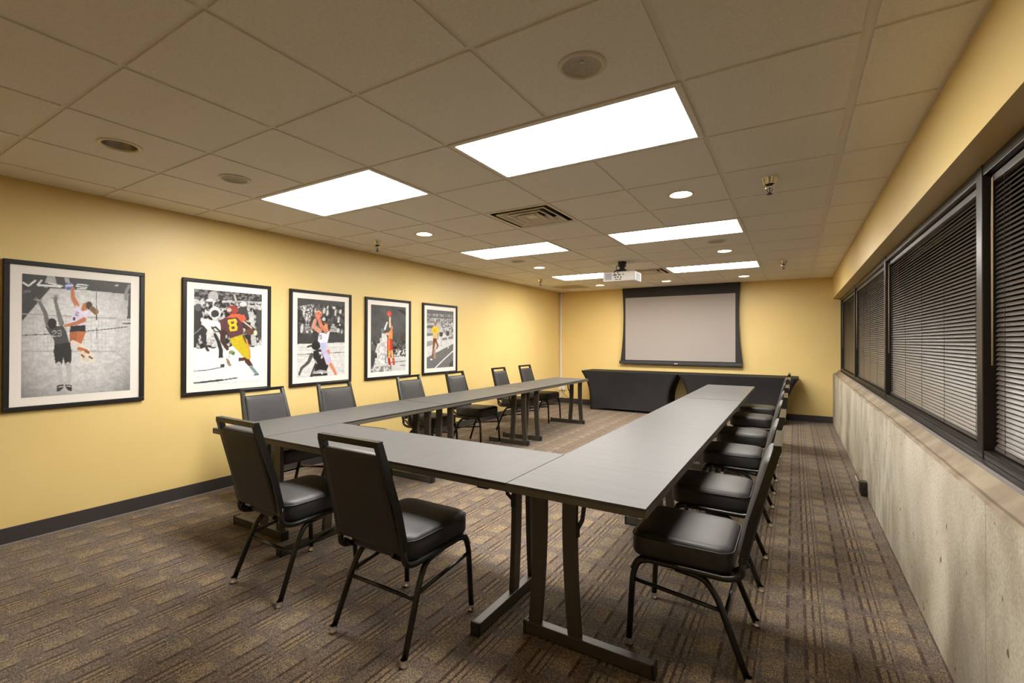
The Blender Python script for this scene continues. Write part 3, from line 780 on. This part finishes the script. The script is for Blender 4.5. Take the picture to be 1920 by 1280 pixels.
tag(o, 'short cream cable running along the base of the concrete wall beside the outlet box', 'cable')

# ------------------------------------------------------------------ framed pictures
FONT = {'A': '01110100011000111111100011000110001', 'C': '01111100001000010000100001000001111', 'D': '11110100011000110001100011000111110', 'E': '11111100001000011110100001000011111',
        'F': '11111100001000011110100001000010000', 'H': '10001100011000111111100011000110001', 'I': '11111001000010000100001000010011111', 'K': '10001100101010011000101001001010001',
        'L': '10000100001000010000100001000011111', 'M': '10001110111010110101100011000110001', 'N': '10001110011010110011100011000110001', 'O': '01110100011000110001100011000101110',
        'P': '11110100011000111110100001000010000', 'R': '11110100011000111110101001001010001', 'S': '01111100001000001110000010000111110', 'T': '11111001000010000100001000010000100',
        '0': '01110100011001110101110011000101110', '1': '00100011000010000100001000010001110', '2': '01110100010000100110010001000011111', '3': '11110000010000101110000010000111110',
        '&': '01100100101010001000101011001001101', '5': '11111100001111000001000011000101110', '8': '01110100011000101110100011000101110', 'V': '10001100011000110001010100101000100', ' ': '0' * 35}
def srgb(c):
    c = np.asarray(c, float) / 255.; return np.where(c <= .04045, c / 12.92, ((c + .055) / 1.055) ** 2.4)
def homog(quad):
    A = []; b = []
    for (u, v), (x, y) in zip(((0, 0), (1, 0), (1, 1), (0, 1)), quad):
        A.append([u, v, 1, 0, 0, 0, -u * x, -v * x]); b.append(x); A.append([0, 0, 0, u, v, 1, -u * y, -v * y]); b.append(y)
    h = np.linalg.solve(np.array(A, float), np.array(b, float)); return np.append(h, 1).reshape(3, 3)
class Print:
    def __init__(s, quad, nx=150, ny=210, seed=1):
        Hm = homog(quad); s.nx, s.ny = nx, ny; u = (np.arange(nx) + .5) / nx; v = (np.arange(ny) + .5) / ny
        U, V = np.meshgrid(u, v); W_ = Hm[2, 0] * U + Hm[2, 1] * V + 1
        s.X = (Hm[0, 0] * U + Hm[0, 1] * V + Hm[0, 2]) / W_; s.Y = (Hm[1, 0] * U + Hm[1, 1] * V + Hm[1, 2]) / W_
        s.img = np.zeros((ny, nx, 3)); s.U, s.V = U, V; s.r = np.random.RandomState(seed)
    def _c(s, c): return (c, c, c) if isinstance(c, (int, float)) else c
    def fill(s, c): s.img[:] = s._c(c)
    def put(s, mask, c): s.img[mask] = s._c(c)
    def pmask(s, pts):
        X, Y = s.X, s.Y; ins = np.zeros(X.shape, bool); n = len(pts)
        for i in range(n):
            x1, y1 = pts[i]; x2, y2 = pts[(i + 1) % n]
            if y1 == y2: continue
            cnd = ((y1 > Y) != (y2 > Y)) & (X < (x2 - x1) * (Y - y1) / (y2 - y1) + x1); ins ^= cnd
        return ins
    def poly(s, pts, c): s.put(s.pmask(pts), c)
    def ell(s, x, y, rx, ry, c, rot=0):
        ca, sa = math.cos(rot), math.sin(rot); dx, dy = s.X - x, s.Y - y
        s.put(((dx * ca + dy * sa) / rx) ** 2 + ((-dx * sa + dy * ca) / ry) ** 2 < 1, c)
    def line(s, pts, w_, c, w2=None):
        n = len(pts) - 1
        for i in range(n):
            x1, y1 = pts[i]; x2, y2 = pts[i + 1]; L2 = (x2 - x1) ** 2 + (y2 - y1) ** 2 + 1e-9
            t = np.clip(((s.X - x1) * (x2 - x1) + (s.Y - y1) * (y2 - y1)) / L2, 0, 1)
            d = np.hypot(s.X - x1 - t * (x2 - x1), s.Y - y1 - t * (y2 - y1))
            ww = w_ if w2 is None else w_ + (w2 - w_) * (i + t) / n
            s.put(d < ww, c)
    def noise(s, sx, sy, mask=None):
        g = s.r.rand(int(s.ny / sy) + 3, int(s.nx / sx) + 3); yi = np.arange(s.ny) / sy; xi = np.arange(s.nx) / sx
        y0 = yi.astype(int); x0 = xi.astype(int); fy = (yi - y0)[:, None]; fx = (xi - x0)[None]
        a = g[y0][:, x0]; b = g[y0][:, x0 + 1]; c = g[y0 + 1][:, x0]; d = g[y0 + 1][:, x0 + 1]
        return (a * (1 - fx) + b * fx) * (1 - fy) + (c * (1 - fx) + d * fx) * fy
    def crowd(s, mask, lo, hi, sx=5, sy=6, sharp=6):
        n = .6 * s.noise(sx, sy) + .4 * s.noise(sx * .45, sy * .45); n = 1 / (1 + np.exp(-(n - .52) * sharp * 3))
        v = lo + (hi - lo) * n; s.img[mask] = np.repeat(v[..., None], 3, 2)[mask]
    def text(s, str_, x0, y0, x1, y1, h, c, slant=0):
        """characters along the line (x0,y0)-(x1,y1) = baseline tops, height h"""
        n = len(str_); dx, dy = (x1 - x0) / n, (y1 - y0) / n
        for k, chh in enumerate(str_):
            bits = FONT.get(chh, FONT[' ']); ox, oy = x0 + dx * k, y0 + dy * k
            fx = (s.X - ox) / (dx * .86); fy = (s.Y - oy - (s.X - ox) * dy / dx) / h
            ci = np.floor(fx * 5).astype(int); ri = np.floor(fy * 7).astype(int); ok = (ci >= 0) & (ci < 5) & (ri >= 0) & (ri < 7)
            bb = np.array([int(q) for q in bits]).reshape(7, 5); m_ = np.zeros(ok.shape, bool)
            m_[ok] = bb[ri[ok], ci[ok]] == 1; s.put(m_, c)
    def vig(s, k=.25):
        d = ((s.U - .5) ** 2 + (s.V - .5) ** 2) * 2; s.img *= (1 - k * d ** 1.3)[..., None]
    def grain(s, a=7): s.img = np.clip(s.img + (s.noise(1.3, 1.3) - .5)[..., None] * a * 2, 0, 255)

def picture(y0, label, P, x_in, z_in, seed=0):
    """frame .765 x 1.0 m on the left wall; P the raster; x_in, z_in = mat margins"""
    W_, Z0, Z1 = .766, .856, 1.855
    t = thing('framed_picture', label, 'picture', (XL, y0, Z0), 0, 'five framed sports pictures on the left wall')
    hh = Z1 - Z0; fw = .030
    f = MB()
    D0 = .026
    for a in ((0, W_, 0, fw), (0, W_, hh - fw, hh), (0, fw, fw, hh - fw), (W_ - fw, W_, fw, hh - fw)): f.box(.001, D0, a[0], a[1], a[2], a[3], b=.003)
    f.build('frame', M['frame'], t)
    MB().box(.004, .014, fw - .002, W_ - fw + .002, fw - .002, hh - fw + .002).build('mat_board', M['matboard'], t)
    ya, yb, za, zb_ = x_in[0], W_ - x_in[1], z_in[0], hh - z_in[1]
    nx, ny = P.nx, P.ny
    yy = np.linspace(ya, yb, nx + 1); zz = np.linspace(zb_, za, ny + 1)
    Yg, Zg = np.meshgrid(yy, zz); co = np.stack([np.full(Yg.shape, .0152), Yg, Zg], -1).reshape(-1, 3)
    idx = np.arange((nx + 1) * (ny + 1)).reshape(ny + 1, nx + 1)
    q = np.stack([idx[:-1, :-1], idx[1:, :-1], idx[1:, 1:], idx[:-1, 1:]], -1).reshape(-1, 4)
    me = bpy.data.meshes.new('printed_photo'); nf = len(q)
    me.vertices.add(len(co)); me.vertices.foreach_set('co', co.ravel())
    me.loops.add(nf * 4); me.loops.foreach_set('vertex_index', q.ravel().astype(np.int32))
    me.polygons.add(nf); me.polygons.foreach_set('loop_start', (np.arange(nf) * 4).astype(np.int32))
    me.update(calc_edges=True)
    ca = me.color_attributes.new('ink', 'FLOAT_COLOR', 'CORNER')
    g = P.img; g = g * (1 + (P.noise(3.2, 3.2)[..., None] - .5) * .13)
    k_ = np.pad(g, ((1, 1), (1, 1), (0, 0)), mode='edge')
    g = (4 * g + k_[:-2, 1:-1] + k_[2:, 1:-1] + k_[1:-1, :-2] + k_[1:-1, 2:]) / 8
    col = srgb(np.clip(g, 0, 255).reshape(-1, 3)) * .9; col = np.concatenate([col, np.ones((nf, 1))], 1)
    ca.data.foreach_set('color', np.repeat(col, 4, 0).ravel().astype(np.float32))
    me.materials.append(M['print'])
    o = bpy.data.objects.new('printed_photo', me); C.objects.link(o); o.parent = t
    return t

SK = (196, 124, 84)
# 1 volleyball
P = Print([(80, 52), (1105, 132), (1110, 1140), (88, 1225)], 190, 240, 3)
P.fill(226); P.img -= (P.noise(9, 5)[..., None] - .5) * 22; P.vig(.42)
for k in range(26): P.line([(90 + k * 34, 445), (92 + k * 34, 785)], 1.6, 190)
for k in range(10): P.line([(85, 455 + k * 35), (970, 475 + k * 33)], 1.6, 190)
P.poly([(70, 40), (1115, 120), (1115, 240), (700, 205), (345, 185), (70, 150)], 62)
P.poly([(70, 150), (348, 188), (200, 360), (84, 500)], 66)
for k in range(5): P.line([(95 + k * 14, 240 - k * 3), (105 + k * 14, 212)], 3, 140)
P.poly([(318, 62), (388, 70), (408, 150), (292, 140)], 168); P.poly([(475, 85), (520, 90), (532, 138), (488, 136)], 168)
P.line([(80, 135), (140, 168), (205, 118)], 9, 228); P.line([(262, 116), (225, 158), (440, 176)], 9, 232); P.line([(330, 140), (460, 168)], 7, 225)
P.line([(700, 158), (600, 150), (590, 168), (690, 176), (680, 190), (600, 188)], 6, 228); P.poly([(955, 150), (990, 145), (985, 165), (950, 162)], 170)
P.line([(80, 432), (500, 450), (985, 468)], 5, 165); P.line([(90, 787), (1000, 780)], 5, 178); P.poly([(965, 465), (1002, 465), (1002, 785), (968, 785)], 196)
P.line([(1000, 480), (1105, 482)], 3, 150); P.line([(1000, 770), (1105, 768)], 3, 175); P.line([(980, 795), (1095, 870)], 3, 160)
P.line([(90, 636), (380, 620)], 3, 60); P.line([(540, 605), (780, 582), (1080, 545)], 3, 60); P.line([(782, 195), (786, 470)], 3, 110); P.line([(786, 560), (788, 660)], 3, 110); P.line([(782, 225), (782, 285)], 3.5, 40); P.line([(785, 440), (785, 480)], 3.5, 40)
P.line([(1090, 160), (1062, 215), (1062, 285)], 15, 130); P.poly([(1085, 240), (1110, 240), (1110, 470), (1075, 470)], 75); P.line([(1040, 515), (1105, 512)], 5, 60)
# blocker
P.line([(325, 525), (302, 425), (250, 325)], 23, 112, 15); P.line([(455, 520), (428, 430), (396, 312)], 25, 122, 15)
P.ell(232, 306, 22, 17, 118, .6); P.ell(396, 290, 19, 24, 110)
for a in ((-30, -48), (-50, -10), (30, -10), (40, 8)): P.line([(240, 305), (240 + a[0], 300 + a[1] * .5)], 3.5, 165)
for a in ((-38, -10), (-18, -34), (4, -40), (24, -34), (36, -8)): P.line([(396, 290), (396 + a[0], 285 + a[1])], 4, 125)
P.poly([(300, 545), (345, 560), (400, 548), (470, 540), (500, 590), (530, 692), (520, 705), (395, 728), (385, 670), (330, 595)], 78)
P.ell(368, 522, 42, 50, 42); P.text('23', 368, 590, 468, 582, 58, 205)
P.poly([(392, 722), (538, 696), (556, 785), (550, 908), (496, 908), (478, 835), (466, 908), (408, 908), (386, 790)], 52)
P.line([(436, 908), (448, 1000), (452, 1085)], 27, 196, 19); P.line([(524, 908), (536, 1000), (532, 1085)], 26, 192, 18)
P.poly([(425, 1105), (480, 1092), (486, 1120), (450, 1158), (418, 1158)], 62); P.poly([(500, 1095), (560, 1100), (560, 1155), (530, 1150), (505, 1122)], 56); P.line([(440, 1120), (478, 1112)], 5, 210); P.line([(515, 1110), (552, 1112)], 5, 210)
# hitter
P.line([(556, 198), (560, 275), (598, 345)], 16, SK, 24); P.ell(525, 172, 44, 36, (120, 132, 188)); P.line([(495, 165), (555, 160)], 7, (215, 218, 230)); P.line([(505, 190), (550, 185)], 5, (60, 75, 150)); P.ell(556, 190, 20, 14, SK)
P.line([(578, 595), (572, 690)], 44, (178, 104, 66), 36); P.line([(648, 595), (618, 695)], 38, (196, 118, 76), 32)
P.poly([(545, 535), (684, 535), (684, 592), (615, 590), (536, 600)], (46, 44, 50))
P.line([(565, 700), (660, 740)], 24, (236, 222, 214), 20); P.line([(625, 755), (695, 778)], 17, SK)
P.line([(658, 795), (662, 850)], 21, (232, 214, 190)); P.line([(715, 795), (745, 865)], 23, (238, 222, 198)); P.line([(650, 815), (672, 835)], 7, (110, 70, 40)); P.line([(720, 830), (748, 845)], 7, (100, 66, 40)); P.line([(690, 780), (715, 790)], 12, (150, 90, 60))
P.poly([(592, 342), (632, 372), (645, 402), (705, 398), (735, 425), (690, 470), (668, 535), (548, 542), (518, 512), (560, 445), (572, 385)], (228, 220, 238)); P.text('2', 585, 410, 620, 412, 34, (70, 60, 130))
P.poly([(640, 385), (655, 330), (690, 318), (708, 350), (690, 392), (650, 402)], SK); P.ell(715, 348, 30, 38, (72, 56, 50)); P.line([(742, 378), (775, 410)], 24, (122, 92, 62)); P.ell(790, 405, 15, 22, (150, 120, 84))
P.line([(668, 482), (600, 515), (490, 543)], 22, SK, 12); P.ell(575, 475, 12, 18, (70, 60, 110))
P.grain(6)
picture(.871, 'framed volleyball picture, two players at a net, farthest left on the yellow wall', P, (.088, .088), (.088, .088))
# 2 football
P = Print([(115, 118), (860, 178), (860, 1108), (115, 1160)], 160, 220, 5)
P.fill(236); up = P.Y < (760 - (P.X - 115) * .035) + 10 * np.sin(P.X / 23); P.crowd(up, 22, 205, 6, 7)
P.poly([(115, 118), (860, 178), (860, 255), (400, 235), (115, 225)], 70); P.crowd(P.pmask([(115, 118), (860, 178), (860, 250), (400, 230), (115, 225)]), 40, 130, 5, 4)
P.ell(325, 195, 58, 52, 172); P.line([(560, 190), (580, 260)], 9, 190); P.line([(430, 255), (860, 268)], 13, 188); P.text('TTEHHIL', 500, 255, 850, 268, 22, 70); P.poly([(700, 292), (838, 300), (838, 330), (704, 324)], 205); P.line([(710, 312), (820, 316)], 4, 110)
P.poly([(600, 330), (640, 300), (690, 300), (720, 430), (650, 470), (610, 420)], 60); P.ell(655, 285, 42, 24, 210); P.poly([(715, 360), (770, 370), (790, 560), (760, 700), (740, 700), (730, 560)], 190); P.poly([(800, 340), (858, 350), (858, 640), (830, 690), (800, 560)], 70)
P.poly([(690, 470), (735, 480), (745, 715), (700, 715)], 42); P.line([(770, 600), (765, 715)], 18, 185)
P.poly([(115, 300), (190, 310), (215, 420), (235, 500), (285, 570), (250, 720), (290, 790), (262, 795), (215, 720), (190, 610), (160, 640), (140, 740), (115, 740)], 52); P.ell(160, 320, 38, 40, 88); P.line([(115, 610), (195, 540)], 7, 120); P.ell(205, 455, 20, 26, 225)
P.ell(290, 262, 28, 34, 66); P.ell(285, 242, 40, 16, 215)
P.poly([(265, 560), (390, 580), (440, 700), (445, 790), (400, 750), (320, 745), (255, 690), (250, 600)], 205); P.crowd(P.pmask([(262, 640), (330, 620), (360, 740), (262, 720)]), 150, 220, 4, 4)
P.poly([(190, 500), (235, 440), (300, 455), (380, 465), (420, 520), (405, 580), (330, 570), (260, 560), (225, 520)], 222)
P.ell(345, 375, 66, 66, 214); P.ell(345, 388, 44, 40, 52); P.line([(325, 440), (390, 415), (400, 370)], 6, 215); P.line([(315, 545), (350, 530), (400, 575)], 8, 30); P.line([(310, 530), (345, 580), (400, 582)], 6, 36)
P.line([(345, 610), (385, 690), (412, 780), (412, 850)], 15, 42, 24); P.line([(412, 875), (425, 930)], 17, 226); P.poly([(405, 935), (450, 930), (455, 962), (412, 968)], 60)
# ball carrier
P.line([(438, 575), (432, 680), (482, 765)], 32, (66, 46, 40), 18); P.ell(532, 812, 34, 30, (126, 146, 90), .5); P.line([(500, 850), (565, 805)], 6, (60, 74, 66))
P.line([(660, 485), (745, 548), (800, 575)], 30, (72, 50, 44), 17); P.ell(728, 582, 52, 34, (98, 66, 52)); P.ell(792, 592, 20, 30, (204, 214, 178)); P.line([(660, 470), (750, 540)], 7, (216, 200, 190))
P.line([(590, 885), (715, 868)], 18, (86, 54, 44)); P.line([(705, 900), (745, 945)], 28, (76, 48, 40), 20); P.line([(745, 960), (805, 1030)], 17, (118, 146, 146)); P.poly([(770, 1045), (830, 1030), (830, 1050), (780, 1054)], (90, 112, 108))
P.line([(535, 870), (575, 885)], 36, (232, 232, 232)); P.poly([(470, 862), (498, 880), (530, 945), (505, 955), (480, 920)], (142, 122, 98)); P.ell(520, 838, 22, 18, (220, 222, 224))
P.poly([(505, 652), (655, 610), (698, 672), (735, 780), (742, 872), (712, 880), (640, 835), (590, 780), (530, 720)], (198, 178, 34)); P.line([(655, 620), (690, 700)], 7, (70, 50, 40)); P.line([(692, 665), (728, 780), (726, 865)], 8, (236, 150, 78))
P.poly([(398, 462), (470, 420), (560, 395), (640, 430), (662, 600), (510, 655), (468, 572), (412, 545)], (90, 54, 58)); P.poly([(465, 430), (520, 395), (610, 385), (690, 432), (665, 455), (640, 478), (590, 425)], (222, 100, 64)); P.poly([(600, 400), (665, 395), (692, 445), (640, 480)], (226, 92, 62))
P.poly([(486, 452), (572, 438), (592, 470), (580, 500), (596, 535), (588, 570), (514, 578), (500, 545), (505, 515), (488, 490)], (222, 192, 44)); P.poly([(518, 474), (552, 468), (556, 492), (524, 497)], (96, 54, 52)); P.poly([(526, 526), (560, 520), (564, 548), (532, 553)], (96, 54, 52))
P.ell(535, 345, 68, 48, (150, 62, 52), .12); P.ell(500, 345, 26, 22, (196, 186, 178)); P.line([(480, 375), (535, 372)], 5, (90, 60, 60)); P.ell(485, 282, 20, 18, 60)
P.line([(115, 1007), (260, 995), (410, 967)], 4, 84); P.line([(115, 1135), (360, 1115), (590, 1078)], 6, 70); P.line([(180, 1130), (430, 1100)], 9, 60); P.line([(150, 1160), (850, 1106)], 3, 200); P.grain(7)
picture(1.904, 'framed football picture, ball carrier in yellow pants, second from left on the wall', P, (.088, .088), (.088, .088))
# 3 basketball layup
P = Print([(72, 78), (738, 140), (725, 1160), (58, 1205)], 120, 190, 7)
P.fill(58); P.crowd(P.Y < 600, 42, 92, 7, 8)
for (x, y, rx, ry) in ((375, 165, 22, 20), (445, 260, 18, 45), (495, 215, 14, 28), (492, 290, 16, 45), (585, 220, 26, 20), (605, 290, 14, 48), (675, 275, 18, 34), (650, 375, 16, 30), (645, 415, 20, 18), (440, 380, 22, 28), (320, 260, 10, 36), (665, 462, 12, 16), (575, 460, 16, 12), (130, 510, 22, 70), (640, 540, 20, 34), (690, 560, 10, 24)): P.ell(x, y, rx, ry, 205, .15)
P.poly([(72, 78), (738, 140), (738, 185), (72, 180)], 66)
P.crowd(P.pmask([(95, 195), (300, 165), (255, 400), (175, 400)]), 80, 235, 2.5, 3, 9); P.poly([(180, 402), (262, 398), (262, 468), (184, 470)], 176); P.ell(210, 430, 16, 24, 62)
for k in range(4): P.line([(175, 488 + k * 16), (275, 486 + k * 16)], 4.5, 190)
for k in range(5): P.line([(548 - k * 8, 482 + k * 18), (600 + k * 14, 484 + k * 18)], 5.5, 216)
P.ell(205, 558, 20, 18, 210); P.ell(270, 556, 16, 18, 210); P.poly([(70, 600), (735, 585), (735, 708), (70, 728)], 62)
fl = P.Y > 728 - (P.X - 70) * .032; P.put(fl, 214); P.img[fl] -= (P.noise(40, 1.6)[..., None][fl] - .5) * 26; P.line([(60, 878), (300, 866), (725, 846)], 4, 92)
P.line([(265, 880), (220, 985), (120, 1070), (88, 1160)], 26, 78, 13); P.line([(330, 1005), (262, 1180)], 22, 60); P.line([(335, 1010), (280, 1150)], 4, 225)
P.poly([(290, 830), (390, 800), (440, 930), (500, 1040), (470, 1110), (380, 1120), (300, 1110), (330, 980), (290, 930)], 34); P.ell(325, 755, 62, 60, 34); P.line([(210, 768), (270, 750)], 12, 34); P.line([(330, 690), (400, 715)], 26, 42)
P.poly([(362, 840), (402, 835), (425, 920), (400, 940)], 222); P.ell(393, 888, 9, 24, 52); P.line([(310, 960), (335, 1000)], 10, 160); P.line([(290, 1135), (380, 1105), (470, 1120)], 15, 168); P.line([(300, 1165), (470, 1155)], 16, 40); P.ell(408, 1140, 14, 18, 230)
P.ell(262, 440, 30, 50, 60)
P.line([(318, 395), (292, 480), (378, 545)], 24, (206, 148, 128), 34); P.line([(368, 370), (405, 480), (475, 545)], 22, (208, 128, 100), 34); P.ell(365, 310, 54, 54, (202, 122, 92)); P.ell(352, 345, 26, 34, (222, 130, 112)); P.line([(330, 280), (370, 262), (395, 290)], 8, (214, 176, 156))
P.ell(478, 480, 32, 52, (214, 146, 112)); P.ell(512, 485, 18, 52, (66, 50, 46)); P.line([(450, 430), (500, 445)], 12, (120, 92, 70))
P.line([(520, 1010), (565, 1075), (600, 1150)], 28, (214, 138, 104), 18); P.ell(500, 832, 22, 24, (222, 130, 110)); P.line([(495, 850), (520, 960)], 16, (214, 150, 140))
P.poly([(375, 705), (492, 700), (472, 830), (520, 900), (525, 975), (512, 1022), (470, 1022), (440, 930), (402, 830)], (190, 192, 228)); P.line([(420, 820), (470, 1010)], 5, (230, 180, 200))
P.poly([(366, 600), (382, 572), (450, 575), (470, 590), (528, 535), (505, 640), (490, 710), (378, 710), (352, 690)], (226, 224, 238)); P.text('5', 378, 600, 416, 600, 56, (40, 36, 86)); P.ell(318, 600, 40, 50, 52); P.grain(7)
picture(2.870, 'framed basketball picture of a player in white near a hoop, middle of the five', P, (.088, .088), (.088, .088))
# 4 jump shot
P = Print([(80, 72), (648, 122), (645, 1140), (85, 1190)], 110, 180, 9)
P.fill(76); P.img += (P.noise(18, 18)[..., None] - .5) * 22; P.poly([(500, 160), (600, 150), (648, 200), (648, 260), (560, 200)], (52, 42, 36)); P.ell(620, 640, 60, 110, (74, 62, 48))
P.crowd(P.Y > 670, 26, 110, 4, 5); P.crowd((P.Y > 800) & (P.X > 420), 30, 215, 3.5, 4, 9); P.ell(105, 705, 12, 16, 170); P.poly([(85, 740), (150, 750), (160, 900), (85, 890)], 92)
P.put(P.Y > 960 - (P.X - 85) * .07, 206); P.line([(85, 1055), (380, 1025), (645, 990)], 5, 80); P.line([(560, 1070), (645, 1062)], 6, 90); P.poly([(85, 830), (150, 840), (150, 1000), (120, 1130), (85, 1140)], 64); P.crowd(P.pmask([(100, 1100), (420, 1060), (420, 1180), (85, 1190)]), 120, 220, 4, 4)
P.line([(345, 368), (308, 480)], 11, 226, 17); P.ell(272, 505, 30, 40, 112); P.poly([(255, 545), (330, 555), (352, 640), (348, 850), (340, 940), (322, 1030), (270, 1090), (180, 1060), (185, 880), (165, 850), (205, 720), (232, 700), (235, 635), (258, 628)], 216); P.crowd(P.pmask([(200, 720), (340, 680), (335, 1010), (200, 1050)]), 186, 236, 6, 6)
P.line([(205, 730), (170, 850)], 16, 214); P.ell(245, 655, 20, 32, 196); P.line([(318, 900), (322, 1020)], 10, (120, 140, 160))
P.ell(380, 225, 37, 46, (204, 72, 52)); P.ell(372, 235, 12, 20, (228, 110, 84)); P.line([(389, 288), (392, 440)], 13, (236, 206, 176), 16); P.ell(420, 460, 20, 40, (204, 128, 92)); P.poly([(340, 565), (400, 490), (432, 500), (432, 640), (360, 640), (366, 590)], (222, 142, 74)); P.line([(325, 560), (375, 560)], 18, (226, 176, 150))
P.line([(380, 820), (385, 950)], 20, (224, 156, 84)); P.line([(420, 820), (438, 950)], 17, (222, 170, 120)); P.poly([(345, 655), (432, 645), (432, 822), (348, 832)], (190, 46, 30)); P.line([(378, 660), (376, 820)], 14, (226, 130, 60)); P.line([(375, 965), (390, 1050)], 20, (172, 44, 36)); P.line([(448, 960), (455, 1045)], 18, (186, 74, 62)); P.ell(378, 1075, 14, 10, 235); P.grain(8)
picture(3.843, 'framed basketball picture of a shooter in red shorts, ball overhead, fourth from left', P, (.088, .088), (.088, .088))
# 5 track poster
P = Print([(88, 100), (590, 135), (588, 1165), (85, 1205)], 130, 190, 11)
P.fill(176); P.crowd((P.Y > 350) & (P.X > 340), 110, 226, 4, 5, 5)
P.poly([(80, 90), (600, 130), (600, 352), (80, 348)], 92); P.poly([(80, 400), (210, 400), (210, 455), (80, 450)], 96); P.poly([(80, 550), (210, 545), (210, 590), (80, 600)], 120); P.poly([(80, 600), (420, 560), (590, 590), (588, 760), (85, 1010)], 212); P.poly([(80, 700), (200, 680), (200, 760), (80, 800)], 150)
P.poly([(380, 630), (588, 590), (588, 640), (380, 680)], 130)
P.poly([(85, 1000), (588, 735), (600, 1180), (80, 1215)], 112); P.img += (P.noise(8, 6)[..., None] - .5) * 10; P.line([(240, 1198), (400, 1040), (588, 868)], 10, 236); P.poly([(520, 1100), (588, 1040), (588, 1165), (510, 1170)], 70)
P.text('2013 INDOOR TRACK & FIELD', 96, 176, 572, 196, 48, 205); P.text('CHAMPIONSHIPS', 98, 252, 578, 272, 78, 228)
P.ell(350, 490, 26, 30, 200); P.poly([(325, 530), (385, 525), (385, 600), (330, 612)], 62); P.line([(345, 620), (335, 800)], 18, 208); P.line([(365, 620), (360, 780)], 12, 190); P.poly([(450, 500), (515, 500), (505, 590), (458, 590)], 66); P.line([(478, 600), (500, 760), (490, 815)], 12, 205); P.ell(485, 450, 20, 24, 190)
P.line([(258, 690), (298, 775), (270, 830)], 20, (140, 100, 70), 12); P.line([(228, 690), (212, 850), (190, 1010)], 24, (132, 86, 48), 12); P.line([(232, 860), (236, 1000)], 20, (160, 140, 128)); P.ell(172, 1035, 24, 15, (232, 226, 220)); P.poly([(203, 640), (272, 640), (275, 700), (206, 710)], (120, 64, 34)); P.poly([(202, 540), (282, 540), (272, 640), (206, 640)], (214, 186, 124)); P.poly([(186, 440), (235, 410), (305, 425), (318, 520), (290, 545), (200, 540), (180, 500)], (232, 192, 36)); P.ell(248, 370, 22, 32, (150, 104, 78)); P.line([(300, 560), (290, 660)], 10, (170, 130, 90)); P.ell(235, 500, 10, 20, (196, 120, 30)); P.grain(8)
picture(4.842, 'framed running track championships poster, farthest right of the five pictures', P, (.088, .088), (.088, .088))
